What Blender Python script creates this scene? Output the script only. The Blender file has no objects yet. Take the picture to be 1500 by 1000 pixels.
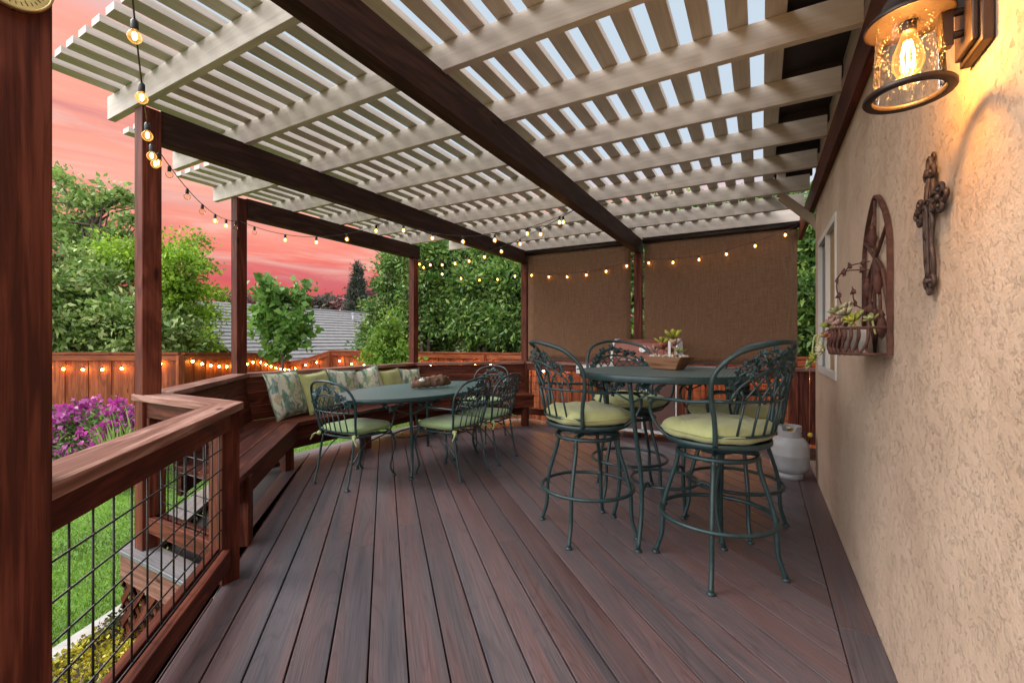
import bpy, math, random
import numpy as np
from mathutils import Vector, Matrix
random.seed(7); np.random.seed(7)
PI = math.pi
S = bpy.context.scene
COL = S.collection
R2 = math.sqrt(2)

# ------------------------------------------------------------------ materials
MATS = {}
def new_mat(name):
    m = bpy.data.materials.new(name); m.use_nodes = True
    nt = m.node_tree; b = nt.nodes['Principled BSDF']
    MATS[name] = m
    return m, nt, b
def N(nt, t, **kw):
    n = nt.nodes.new(t)
    for k, v in kw.items():
        if k.startswith('_'): setattr(n, k[1:], v)
        else:
            n.inputs[k.replace('__', ' ')].default_value = v
    return n
def L(nt, a, ao, b, bi): nt.links.new(a.outputs[ao], b.inputs[bi])
def ramp(nt, stops):
    r = nt.nodes.new('ShaderNodeValToRGB'); e = r.color_ramp.elements
    while len(e) < len(stops): e.new(0.5)
    for i, (p, c) in enumerate(stops):
        e[i].position = p; e[i].color = (*c, 1) if len(c) == 3 else c
    return r
def coords(nt, scale, attr=True):
    mp = nt.nodes.new('ShaderNodeMapping'); mp.inputs['Scale'].default_value = scale
    if attr:
        a = nt.nodes.new('ShaderNodeAttribute'); a.attribute_name = 'gc'; L(nt, a, 'Vector', mp, 'Vector')
    else:
        a = nt.nodes.new('ShaderNodeTexCoord'); L(nt, a, 'Object', mp, 'Vector')
    return mp
def mixc(nt, fac, a, b, mode='MIX'):
    m = nt.nodes.new('ShaderNodeMix'); m.data_type = 'RGBA'; m.blend_type = mode
    for sock, v in ((m.inputs[0], fac), (m.inputs[6], a), (m.inputs[7], b)):
        if isinstance(v, tuple) and hasattr(v[0], 'outputs'): nt.links.new(v[0].outputs[v[1]], sock)
        elif isinstance(v, (int, float)): sock.default_value = v
        else: sock.default_value = (*v, 1)
    return (m, 2)
def bump(nt, b, node, out, strength, dist):
    bp = N(nt, 'ShaderNodeBump', Strength=strength, Distance=dist)
    L(nt, node, out, bp, 'Height'); L(nt, bp, 'Normal', b, 'Normal')
    return bp

def wood(name, dark, mid, light, rough=0.55, var=0.25, grain=1.0, knots=True, bmp=0.25):
    m, nt, b = new_mat(name)
    mp = coords(nt, (2.4, 75*grain, 75*grain))
    n1 = N(nt, 'ShaderNodeTexNoise', Scale=1.0, Detail=6.0, Roughness=0.65, Distortion=0.6); L(nt, mp, 0, n1, 'Vector')
    mp2 = coords(nt, (0.9, 7, 7))
    n2 = N(nt, 'ShaderNodeTexNoise', Scale=1.0, Detail=3.0, Roughness=0.5, Distortion=1.5); L(nt, mp2, 0, n2, 'Vector')
    wv = N(nt, 'ShaderNodeMath', _operation='MULTIPLY'); wv.inputs[1].default_value = 22.0; L(nt, n2, 0, wv, 0)
    sn = N(nt, 'ShaderNodeMath', _operation='SINE'); L(nt, wv, 0, sn, 0)
    mx = N(nt, 'ShaderNodeMath', _operation='MULTIPLY_ADD'); mx.inputs[1].default_value = 0.10; L(nt, sn, 0, mx, 0); L(nt, n1, 0, mx, 2)
    bl_ = N(nt, 'ShaderNodeTexNoise', Scale=1.0, Detail=4.0, Roughness=0.6); mpb = coords(nt, (1.4, 5, 5)); L(nt, mpb, 0, bl_, 'Vector')
    bm_ = N(nt, 'ShaderNodeMath', _operation='MULTIPLY_ADD'); bm_.inputs[1].default_value = 0.35; L(nt, bl_, 0, bm_, 0)
    sb_ = N(nt, 'ShaderNodeMath', _operation='SUBTRACT'); sb_.inputs[1].default_value = 0.175; L(nt, mx, 0, sb_, 0); L(nt, sb_, 0, bm_, 2)
    r = ramp(nt, [(0.33, dark), (0.5, mid), (0.66, light)]); L(nt, bm_, 0, r, 0)
    a = nt.nodes.new('ShaderNodeAttribute'); a.attribute_name = 'rnd'
    v = N(nt, 'ShaderNodeMapRange'); v.inputs[3].default_value = 1-var; v.inputs[4].default_value = 1+var; L(nt, a, 'Fac', v, 0)
    hs = N(nt, 'ShaderNodeHueSaturation'); L(nt, r, 0, hs, 'Color'); L(nt, v, 0, hs, 'Value')
    out = (hs, 0)
    if knots:
        mp3 = coords(nt, (2.2, 7, 7))
        vo = N(nt, 'ShaderNodeTexVoronoi', Scale=1.0, Randomness=1.0); L(nt, mp3, 0, vo, 'Vector')
        kr = ramp(nt, [(0.04, (1, 1, 1)), (0.12, (0, 0, 0))]); L(nt, vo, 'Distance', kr, 0)
        out = mixc(nt, (kr, 0), out, tuple(c*0.35 for c in dark))
    nt.links.new(out[0].outputs[out[1]], b.inputs['Base Color'])
    b.inputs['Specular IOR Level'].default_value = 0.18
    rr = N(nt, 'ShaderNodeMapRange'); rr.inputs[3].default_value = rough-0.1; rr.inputs[4].default_value = rough+0.15; L(nt, n1, 0, rr, 0)
    L(nt, rr, 0, b, 'Roughness')
    bump(nt, b, mx, 0, bmp, 0.004)
    return m

def plain(name, c, rough=0.5, metal=0.0, var=0.15, scale=8, bmp=0.0, bscale=60, spec=0.5):
    m, nt, b = new_mat(name)
    mp = coords(nt, (1, 1, 1), False)
    n = N(nt, 'ShaderNodeTexNoise', Scale=scale, Detail=4.0, Roughness=0.6); L(nt, mp, 0, n, 'Vector')
    r = ramp(nt, [(0.3, tuple(x*(1-var) for x in c)), (0.7, tuple(min(1, x*(1+var)) for x in c))]); L(nt, n, 0, r, 0)
    L(nt, r, 0, b, 'Base Color')
    b.inputs['Roughness'].default_value = rough; b.inputs['Metallic'].default_value = metal
    b.inputs['Specular IOR Level'].default_value = spec
    if bmp:
        n2 = N(nt, 'ShaderNodeTexNoise', Scale=bscale, Detail=5.0, Roughness=0.6); L(nt, mp, 0, n2, 'Vector')
        bump(nt, b, n2, 0, bmp, 0.003)
    return m

def leafmat(name, c1, c2, c3, trans=0.35, rough=0.45, patch=1.6):
    m, nt, b = new_mat(name)
    g = nt.nodes.new('ShaderNodeNewGeometry')
    r = ramp(nt, [(0.0, c1), (0.55, c2), (1.0, c3)]); L(nt, g, 'Random Per Island', r, 0)
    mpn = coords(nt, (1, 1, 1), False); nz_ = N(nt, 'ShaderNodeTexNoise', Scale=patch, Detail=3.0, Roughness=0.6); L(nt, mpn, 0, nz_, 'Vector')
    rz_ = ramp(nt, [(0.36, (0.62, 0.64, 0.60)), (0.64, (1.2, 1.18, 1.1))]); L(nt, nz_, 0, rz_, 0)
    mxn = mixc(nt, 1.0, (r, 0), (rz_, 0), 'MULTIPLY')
    nt.links.new(mxn[0].outputs[2], b.inputs['Base Color']); b.inputs['Roughness'].default_value = rough
    b.inputs['Specular IOR Level'].default_value = 0.35
    t = nt.nodes.new('ShaderNodeBsdfTranslucent'); nt.links.new(mxn[0].outputs[2], t.inputs['Color'])
    mx = nt.nodes.new('ShaderNodeMixShader'); mx.inputs[0].default_value = trans
    L(nt, b, 0, mx, 1); L(nt, t, 0, mx, 2); L(nt, mx, 0, nt.nodes['Material Output'], 'Surface')
    return m
def emit(name, c, s):
    m, nt, b = new_mat(name)
    b.inputs['Base Color'].default_value = (*c, 1)
    b.inputs['Emission Color'].default_value = (*c, 1); b.inputs['Emission Strength'].default_value = s
    return m

wood('redwood', (0.042, 0.0085, 0.004), (0.080, 0.017, 0.0078), (0.130, 0.034, 0.018), var=0.18)
wood('railtop', (0.12, 0.052, 0.039), (0.20, 0.095, 0.072), (0.31, 0.18, 0.145), rough=0.5, var=0.12)
wood('beamwood', (0.018, 0.008, 0.006), (0.032, 0.014, 0.010), (0.052, 0.025, 0.019), rough=0.6, var=0.1)
wood('fencewood', (0.11, 0.025, 0.009), (0.17, 0.042, 0.014), (0.23, 0.066, 0.024), rough=0.65, var=0.22)
wood('fascia', (0.10, 0.045, 0.03), (0.15, 0.07, 0.05), (0.20, 0.10, 0.075), rough=0.65, var=0.12)
wood('paint_beige', (0.46, 0.41, 0.36), (0.51, 0.455, 0.40), (0.55, 0.495, 0.44), rough=0.5, var=0.03, knots=False, bmp=0.15)
wood('bowlwood', (0.12, 0.055, 0.03), (0.2, 0.10, 0.055), (0.28, 0.15, 0.085), rough=0.6)

def deckmat(name='decking', cols=((0.060, 0.055, 0.064), (0.090, 0.073, 0.079), (0.118, 0.074, 0.074), (0.085, 0.048, 0.047))):
    m, nt, b = new_mat(name)
    mp = coords(nt, (2.6, 150, 150))
    n1 = N(nt, 'ShaderNodeTexNoise', Scale=1.0, Detail=6.0, Roughness=0.7, Distortion=0.8); L(nt, mp, 0, n1, 'Vector')
    mp2 = coords(nt, (0.4, 9, 9))
    n2 = N(nt, 'ShaderNodeTexNoise', Scale=1.0, Detail=4.0, Roughness=0.55, Distortion=0.3); L(nt, mp2, 0, n2, 'Vector')
    r2 = ramp(nt, list(zip((0.30, 0.45, 0.60, 0.75), cols))); L(nt, n2, 0, r2, 0)
    r1 = ramp(nt, [(0.30, (0.60, 0.60, 0.62)), (0.62, (1.16, 1.15, 1.15))]); L(nt, n1, 0, r1, 0)
    mul = mixc(nt, 1.0, (r2, 0), (r1, 0), 'MULTIPLY')
    # cathedral grain lines
    mp3 = coords(nt, (0.55, 5.5, 5.5))
    n3 = N(nt, 'ShaderNodeTexNoise', Scale=1.0, Detail=1.5, Roughness=0.4, Distortion=0.7); L(nt, mp3, 0, n3, 'Vector')
    k = N(nt, 'ShaderNodeMath', _operation='MULTIPLY'); k.inputs[1].default_value = 120.0; L(nt, n3, 0, k, 0)
    sn = N(nt, 'ShaderNodeMath', _operation='SINE'); L(nt, k, 0, sn, 0)
    r3 = ramp(nt, [(0.0, (1, 1, 1)), (0.75, (0.93, 0.93, 0.93)), (1.0, (0.62, 0.62, 0.64))]); L(nt, sn, 0, r3, 0)
    mul2 = mixc(nt, 0.5, mul, (r3, 0), 'MULTIPLY')
    a = nt.nodes.new('ShaderNodeAttribute'); a.attribute_name = 'rnd'
    v = N(nt, 'ShaderNodeMapRange'); v.inputs[3].default_value = 0.85; v.inputs[4].default_value = 1.2; L(nt, a, 'Fac', v, 0)
    hs = N(nt, 'ShaderNodeHueSaturation'); nt.links.new(mul2[0].outputs[2], hs.inputs['Color']); L(nt, v, 0, hs, 'Value')
    L(nt, hs, 0, b, 'Base Color')
    rr = N(nt, 'ShaderNodeMapRange'); rr.inputs[3].default_value = 0.25; rr.inputs[4].default_value = 0.45; L(nt, n1, 0, rr, 0); L(nt, rr, 0, b, 'Roughness')
    add = N(nt, 'ShaderNodeMath', _operation='MULTIPLY_ADD'); add.inputs[1].default_value = -0.25; L(nt, sn, 0, add, 0); L(nt, n1, 0, add, 2)
    bump(nt, b, add, 0, 0.25, 0.002)
    return m
deckmat()
deckmat('decking_skylit', ((0.11, 0.115, 0.13), (0.16, 0.16, 0.17), (0.19, 0.18, 0.185), (0.14, 0.125, 0.125)))  # decking for the outer boards, sky light on them put into the paler colour

def stuccomat():
    m, nt, b = new_mat('stucco')
    mp = coords(nt, (1, 1, 1), False)
    n1 = N(nt, 'ShaderNodeTexNoise', Scale=3.0, Detail=5.0, Roughness=0.6); L(nt, mp, 0, n1, 'Vector')
    r = ramp(nt, [(0.25, (0.44, 0.32, 0.232)), (0.55, (0.55, 0.412, 0.304)), (0.8, (0.59, 0.452, 0.342))]); L(nt, n1, 0, r, 0)
    L(nt, r, 0, b, 'Base Color'); b.inputs['Roughness'].default_value = 0.8
    # knock-down relief: flattened islands with ragged rims
    mp2 = coords(nt, (1, 1, 1.0), False)
    dn = N(nt, 'ShaderNodeTexNoise', Scale=14.0, Detail=3.0, Roughness=0.6); L(nt, mp2, 0, dn, 'Vector')
    nz = N(nt, 'ShaderNodeTexNoise', Scale=34.0, Detail=7.0, Roughness=0.68, Distortion=0.15); L(nt, mp2, 0, nz, 'Vector')
    pl = ramp(nt, [(0.41, (0, 0, 0)), (0.45, (0.8, 0.8, 0.8)), (0.7, (1, 1, 1))]); L(nt, nz, 0, pl, 0)
    fine = N(nt, 'ShaderNodeTexNoise', Scale=95.0, Detail=6.0, Roughness=0.72); L(nt, mp2, 0, fine, 'Vector')
    mk = N(nt, 'ShaderNodeTexNoise', Scale=5.0, Detail=3.0, Roughness=0.6); L(nt, mp2, 0, mk, 'Vector')
    mkr = ramp(nt, [(0.33, (0.4, 0.4, 0.4)), (0.58, (1, 1, 1))]); L(nt, mk, 0, mkr, 0)
    plm = N(nt, 'ShaderNodeMath', _operation='MULTIPLY'); L(nt, pl, 0, plm, 0); L(nt, mkr, 0, plm, 1)
    s1 = N(nt, 'ShaderNodeMath', _operation='MULTIPLY_ADD'); s1.inputs[1].default_value = 0.75; L(nt, fine, 0, s1, 0); L(nt, plm, 0, s1, 2)
    s2 = N(nt, 'ShaderNodeMath', _operation='MULTIPLY_ADD'); s2.inputs[1].default_value = 0.5; L(nt, dn, 0, s2, 0); L(nt, s1, 0, s2, 2)
    bump(nt, b, s2, 0, 0.75, 0.0075)
    return m
stuccomat()

def metalmat():
    m, nt, b = new_mat('iron')
    mp = coords(nt, (1, 1, 1), False)
    n = N(nt, 'ShaderNodeTexNoise', Scale=25.0, Detail=4.0); L(nt, mp, 0, n, 'Vector')
    r = ramp(nt, [(0.3, (0.010, 0.029, 0.031)), (0.65, (0.018, 0.046, 0.049)), (0.85, (0.034, 0.068, 0.068))]); L(nt, n, 0, r, 0)
    L(nt, r, 0, b, 'Base Color'); b.inputs['Roughness'].default_value = 0.38; b.inputs['Specular IOR Level'].default_value = 0.5
metalmat()
def tabletopmat():
    m, nt, b = new_mat('perforated')
    tc = nt.nodes.new('ShaderNodeTexCoord'); sp = nt.nodes.new('ShaderNodeSeparateXYZ'); L(nt, tc, 'Object', sp, 0)
    ss = []
    for ax in (0, 1):
        k = N(nt, 'ShaderNodeMath', _operation='MULTIPLY'); k.inputs[1].default_value = 2*PI/0.021; L(nt, sp, ax, k, 0)
        s = N(nt, 'ShaderNodeMath', _operation='COSINE'); L(nt, k, 0, s, 0); ss.append(s)
    ad = N(nt, 'ShaderNodeMath', _operation='ADD'); L(nt, ss[0], 0, ad, 0); L(nt, ss[1], 0, ad, 1)
    r = ramp(nt, [(0.40, (0.115, 0.18, 0.175)), (0.62, (0.012, 0.02, 0.02))])
    mr = N(nt, 'ShaderNodeMapRange'); mr.inputs[1].default_value = -1; mr.inputs[2].default_value = 1.5; L(nt, ad, 0, mr, 0); L(nt, mr, 0, r, 0)
    L(nt, r, 0, b, 'Base Color'); b.inputs['Roughness'].default_value = 0.42
    inv = N(nt, 'ShaderNodeMath', _operation='MULTIPLY'); inv.inputs[1].default_value = -1; L(nt, mr, 0, inv, 0)
    bump(nt, b, inv, 0, 0.35, 0.002)
tabletopmat()

def fabric(name, c, var=0.12, weave=420):
    m, nt, b = new_mat(name)
    mp = coords(nt, (1, 1, 1), False)
    n = N(nt, 'ShaderNodeTexNoise', Scale=5.0, Detail=4.0); L(nt, mp, 0, n, 'Vector')
    r = ramp(nt, [(0.3, tuple(x*(1-var) for x in c)), (0.7, tuple(x*(1+var) for x in c))]); L(nt, n, 0, r, 0)
    L(nt, r, 0, b, 'Base Color'); b.inputs['Roughness'].default_value = 0.85; b.inputs['Specular IOR Level'].default_value = 0.2
    b.inputs['Sheen Weight'].default_value = 0.25
    n2 = N(nt, 'ShaderNodeTexNoise', Scale=weave, Detail=2.0); L(nt, mp, 0, n2, 'Vector')
    n3 = N(nt, 'ShaderNodeTexNoise', Scale=14.0, Detail=2.0, Distortion=1.0); L(nt, mp, 0, n3, 'Vector')
    ad = N(nt, 'ShaderNodeMath', _operation='MULTIPLY_ADD'); ad.inputs[1].default_value = 0.06; L(nt, n2, 0, ad, 0); L(nt, n3, 0, ad, 2)
    bump(nt, b, ad, 0, 0.4, 0.012)
    return m
fabric('cushion_green', (0.26, 0.36, 0.17))
fabric('cushion_lime', (0.35, 0.37, 0.165))
fabric('pillow_green', (0.33, 0.34, 0.13))
def leafprint():
    m, nt, b = new_mat('leafprint')
    base = (0.50, 0.49, 0.38)
    col = None
    for i, (sc, off, c, thr) in enumerate((((9, 22, 9), (0, 0, 0), (0.25, 0.33, 0.17), 0.57), ((20, 8, 9), (3, 1, 4), (0.13, 0.22, 0.21), 0.58), ((13, 13, 5), (7, 2, 1), (0.10, 0.19, 0.14), 0.60), ((30, 30, 30), (5, 9, 1), (0.42, 0.30, 0.20), 0.68))):
        mp = coords(nt, sc, False); mp.inputs['Scale'].default_value = tuple(v*.6 for v in sc); mp.inputs['Location'].default_value = off; mp.inputs['Rotation'].default_value = (0, 0, 0.6*i)
        n = N(nt, 'ShaderNodeTexNoise', Scale=0.9, Detail=2.5, Roughness=0.5, Distortion=1.6); L(nt, mp, 0, n, 'Vector')
        r = ramp(nt, [(thr-0.03, (0, 0, 0)), (thr, (1, 1, 1)), (thr+0.06, (0.55, 0.55, 0.55)), (thr+0.08, (1, 1, 1))]); L(nt, n, 0, r, 0)
        col = mixc(nt, (r, 0), base if col is None else col, c)
    nt.links.new(col[0].outputs[2], b.inputs['Base Color']); b.inputs['Roughness'].default_value = 0.85
    b.inputs['Specular IOR Level'].default_value = 0.2
    mp = coords(nt, (1, 1, 1), False)
    n3 = N(nt, 'ShaderNodeTexNoise', Scale=13.0, Detail=2.0, Distortion=1.0); L(nt, mp, 0, n3, 'Vector'); bump(nt, b, n3, 0, 0.4, 0.012)
leafprint()
def shademat():
    m, nt, b = new_mat('shade_fabric')
    tc = nt.nodes.new('ShaderNodeTexCoord')
    col = []
    for sc in ((420, 420, 9), (22, 22, 420)):
        mp = nt.nodes.new('ShaderNodeMapping'); mp.inputs['Scale'].default_value = sc; L(nt, tc, 'Object', mp, 0)
        n = N(nt, 'ShaderNodeTexNoise', Scale=0.6, Detail=3.0, Roughness=0.7); L(nt, mp, 0, n, 'Vector'); col.append(n)
    ad = N(nt, 'ShaderNodeMath', _operation='ADD'); L(nt, col[0], 0, ad, 0); L(nt, col[1], 0, ad, 1)
    mr = N(nt, 'ShaderNodeMapRange'); mr.inputs[1].default_value = 0.65; mr.inputs[2].default_value = 1.35; L(nt, ad, 0, mr, 0)
    r = ramp(nt, [(0.05, (0.13, 0.066, 0.038)), (0.5, (0.205, 0.11, 0.063)), (0.95, (0.31, 0.175, 0.103))]); L(nt, mr, 0, r, 0)
    L(nt, r, 0, b, 'Base Color'); b.inputs['Roughness'].default_value = 0.8; b.inputs['Specular IOR Level'].default_value = 0.2
    t = nt.nodes.new('ShaderNodeBsdfTransparent'); mx = nt.nodes.new('ShaderNodeMixShader')
    tr = nt.nodes.new('ShaderNodeBsdfTranslucent'); L(nt, r, 0, tr, 'Color')
    mx0 = nt.nodes.new('ShaderNodeMixShader'); mx0.inputs[0].default_value = 0.25; L(nt, b, 0, mx0, 1); L(nt, tr, 0, mx0, 2)
    mx.inputs[0].default_value = 0.15
    L(nt, mx0, 0, mx, 1); L(nt, t, 0, mx, 2); L(nt, mx, 0, nt.nodes['Material Output'], 'Surface')
shademat()
def glassmat(name, tint, refl, seeds=False):
    m, nt, b = new_mat(name)
    t = nt.nodes.new('ShaderNodeBsdfTransparent'); t.inputs['Color'].default_value = (*tint, 1)
    g = nt.nodes.new('ShaderNodeBsdfGlossy'); g.inputs['Roughness'].default_value = 0.04
    lw = N(nt, 'ShaderNodeLayerWeight', Blend=refl)
    mx = nt.nodes.new('ShaderNodeMixShader'); L(nt, lw, 'Fresnel', mx, 0); L(nt, t, 0, mx, 1); L(nt, g, 0, mx, 2)
    last = mx
    if seeds:
        mp = coords(nt, (1, 1, 0.7), False)
        v = N(nt, 'ShaderNodeTexVoronoi', Scale=190.0); L(nt, mp, 0, v, 'Vector')
        r = ramp(nt, [(0.0, (1, 1, 1)), (0.22, (0.5, 0.5, 0.5)), (0.3, (0, 0, 0))]); L(nt, v, 'Distance', r, 0)
        n = N(nt, 'ShaderNodeTexNoise', Scale=40.0); L(nt, mp, 0, n, 'Vector')
        rn = ramp(nt, [(0.42, (0, 0, 0)), (0.62, (0.26, 0.26, 0.26))]); L(nt, n, 0, rn, 0)
        mm = N(nt, 'ShaderNodeMath', _operation='MULTIPLY'); L(nt, r, 0, mm, 0); L(nt, rn, 0, mm, 1)
        d = nt.nodes.new('ShaderNodeBsdfDiffuse'); d.inputs['Color'].default_value = (0.8, 0.75, 0.7, 1)
        tl = nt.nodes.new('ShaderNodeBsdfTranslucent'); tl.inputs['Color'].default_value = (0.9, 0.85, 0.8, 1)
        as_ = nt.nodes.new('ShaderNodeAddShader'); L(nt, d, 0, as_, 0); L(nt, tl, 0, as_, 1)
        mx2 = nt.nodes.new('ShaderNodeMixShader'); L(nt, mm, 0, mx2, 0); L(nt, mx, 0, mx2, 1); L(nt, as_, 0, mx2, 2)
        bp = N(nt, 'ShaderNodeBump', Strength=0.5, Distance=0.003); L(nt, n, 0, bp, 'Height'); L(nt, bp, 0, g, 'Normal')
        last = mx2
    L(nt, last, 0, nt.nodes['Material Output'], 'Surface')
glassmat('clear_glass', (0.96, 0.95, 0.93), 0.18, True)
glassmat('bulb_glass', (1.0, 0.93, 0.80), 0.12)
glassmat('lit_bulb_glass', (1.0, 0.88, 0.62), 0.12)
def _lit():
    nt = MATS['lit_bulb_glass'].node_tree; out = nt.nodes['Material Output']; src = out.inputs['Surface'].links[0].from_socket
    e = nt.nodes.new('ShaderNodeEmission'); e.inputs['Color'].default_value = (1, .5, .12, 1); e.inputs['Strength'].default_value = .3
    a = nt.nodes.new('ShaderNodeAddShader'); nt.links.new(src, a.inputs[0]); nt.links.new(e.outputs[0], a.inputs[1]); nt.links.new(a.outputs[0], out.inputs['Surface'])
_lit()
plain('window_glass', (0.035, 0.03, 0.028), 0.25, spec=0.25)
plain('window_blind', (0.33, 0.215, 0.10), 0.5, spec=0.2)
plain('white_frame', (0.60, 0.585, 0.54), 0.4, var=0.04)
plain('black_metal', (0.012, 0.012, 0.013), 0.45, 0.0)
plain('bronze', (0.035, 0.022, 0.017), 0.4, 0.4, bmp=0.15)
plain('rust', (0.075, 0.028, 0.019), 0.75, 0.15, var=0.55, scale=28, bmp=0.5, bscale=120)
plain('rust_dark', (0.06, 0.036, 0.029), 0.6, 0.3, var=0.6, scale=35, bmp=0.6, bscale=90)
plain('grey_paint', (0.38, 0.39, 0.405), 0.35, var=0.05, scale=3)
plain('silver', (0.55, 0.55, 0.55), 0.28, 0.9, var=0.08)
plain('dull_silver', (0.62, 0.62, 0.60), 0.45, 0.15, var=0.06)
plain('copper_paint', (0.24, 0.085, 0.06), 0.3, 0.35, var=0.12, scale=3)
plain('cabinet_brown', (0.10, 0.04, 0.03), 0.4, 0.15, var=0.12, scale=3)
plain('dial', (0.55, 0.48, 0.20), 0.4, var=0.1)
plain('dial_white', (0.7, 0.7, 0.66), 0.35, var=0.05)
plain('brass', (0.55, 0.42, 0.2), 0.35, 0.8)
plain('under_shade', (0.012, 0.008, 0.007), 0.9)
plain('eave_wood', (0.035, 0.026, 0.023), 0.7, var=0.3, scale=5)
plain('beige_pipe', (0.42, 0.34, 0.26), 0.4, var=0.04)
plain('concrete', (0.36, 0.35, 0.33), 0.9, var=0.15, scale=12, bmp=0.3)
plain('soil', (0.055, 0.038, 0.025), 0.95, var=0.4, scale=6, bmp=0.6, bscale=40)
plain('lawn_base', (0.10, 0.20, 0.03), 0.95, var=0.35, scale=4, bmp=0.5, bscale=90)
plain('bark', (0.085, 0.06, 0.045), 0.9, var=0.35, scale=14, bmp=0.6, bscale=30)
plain('bark_pale', (0.22, 0.19, 0.16), 0.9, var=0.3, scale=14, bmp=0.5, bscale=30)
plain('rooftile', (0.185, 0.175, 0.172), 0.8, var=0.22, scale=7, bmp=0.3)
plain('housewall', (0.35, 0.36, 0.38), 0.8)
plain('plastic_yellow', (0.65, 0.40, 0.03), 0.4, var=0.05)
plain('plastic_blue', (0.02, 0.04, 0.16), 0.4, var=0.05)
plain('plastic_red', (0.4, 0.03, 0.02), 0.4, var=0.05)
plain('pebble', (0.45, 0.40, 0.34), 0.8, var=0.4, scale=30)
plain('tie_cloth', (0.30, 0.38, 0.16), 0.9)
plain('zinc', (0.35, 0.33, 0.30), 0.55, 0.3, var=0.3, scale=20)
plain('driftwood', (0.13, 0.07, 0.042), 0.8, var=0.5, scale=18, bmp=0.8, bscale=30)
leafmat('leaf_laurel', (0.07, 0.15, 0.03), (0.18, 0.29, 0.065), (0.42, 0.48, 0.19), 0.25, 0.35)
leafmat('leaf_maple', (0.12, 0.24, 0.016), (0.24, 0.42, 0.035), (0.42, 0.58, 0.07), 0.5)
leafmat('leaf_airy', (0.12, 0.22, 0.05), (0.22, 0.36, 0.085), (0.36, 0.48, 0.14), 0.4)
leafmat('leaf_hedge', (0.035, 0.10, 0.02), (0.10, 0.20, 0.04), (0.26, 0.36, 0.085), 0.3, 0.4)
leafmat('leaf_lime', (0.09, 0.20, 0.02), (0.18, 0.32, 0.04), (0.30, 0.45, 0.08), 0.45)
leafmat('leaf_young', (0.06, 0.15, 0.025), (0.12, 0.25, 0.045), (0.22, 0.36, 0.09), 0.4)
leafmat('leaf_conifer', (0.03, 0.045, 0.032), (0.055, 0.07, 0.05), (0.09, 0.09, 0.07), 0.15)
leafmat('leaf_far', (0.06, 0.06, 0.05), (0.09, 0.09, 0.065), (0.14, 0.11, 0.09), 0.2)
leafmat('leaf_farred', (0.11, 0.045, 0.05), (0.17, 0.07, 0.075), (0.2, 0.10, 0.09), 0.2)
leafmat('petal', (0.38, 0.03, 0.28), (0.52, 0.06, 0.40), (0.70, 0.22, 0.60), 0.35)
leafmat('strap_leaf', (0.10, 0.19, 0.04), (0.18, 0.29, 0.07), (0.30, 0.38, 0.12), 0.3)
leafmat('grass_blade', (0.10, 0.22, 0.022), (0.17, 0.32, 0.04), (0.28, 0.45, 0.08), 0.4)
leafmat('sedum', (0.13, 0.17, 0.02), (0.42, 0.37, 0.03), (0.58, 0.47, 0.05), 0.25)
leafmat('sedum_dark', (0.03, 0.07, 0.02), (0.10, 0.13, 0.03), (0.20, 0.13, 0.06), 0.2)
leafmat('succ_green', (0.25, 0.32, 0.12), (0.42, 0.46, 0.20), (0.55, 0.52, 0.28), 0.15)
leafmat('succ_pale', (0.50, 0.50, 0.33), (0.62, 0.58, 0.40), (0.68, 0.62, 0.45), 0.15)
leafmat('succ_red', (0.35, 0.07, 0.05), (0.50, 0.16, 0.10), (0.52, 0.28, 0.2), 0.15)
leafmat('succ_pink', (0.45, 0.24, 0.24), (0.55, 0.36, 0.33), (0.58, 0.44, 0.36), 0.15)
leafmat('succ_lime', (0.35, 0.42, 0.04), (0.48, 0.52, 0.08), (0.58, 0.42, 0.10), 0.2)
emit('bulb_glow', (1.0, 0.52, 0.16), 40.0)
emit('fence_glow', (1.0, 0.40, 0.07), 150.0)
emit('filament', (1.0, 0.62, 0.24), 55.0)

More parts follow.
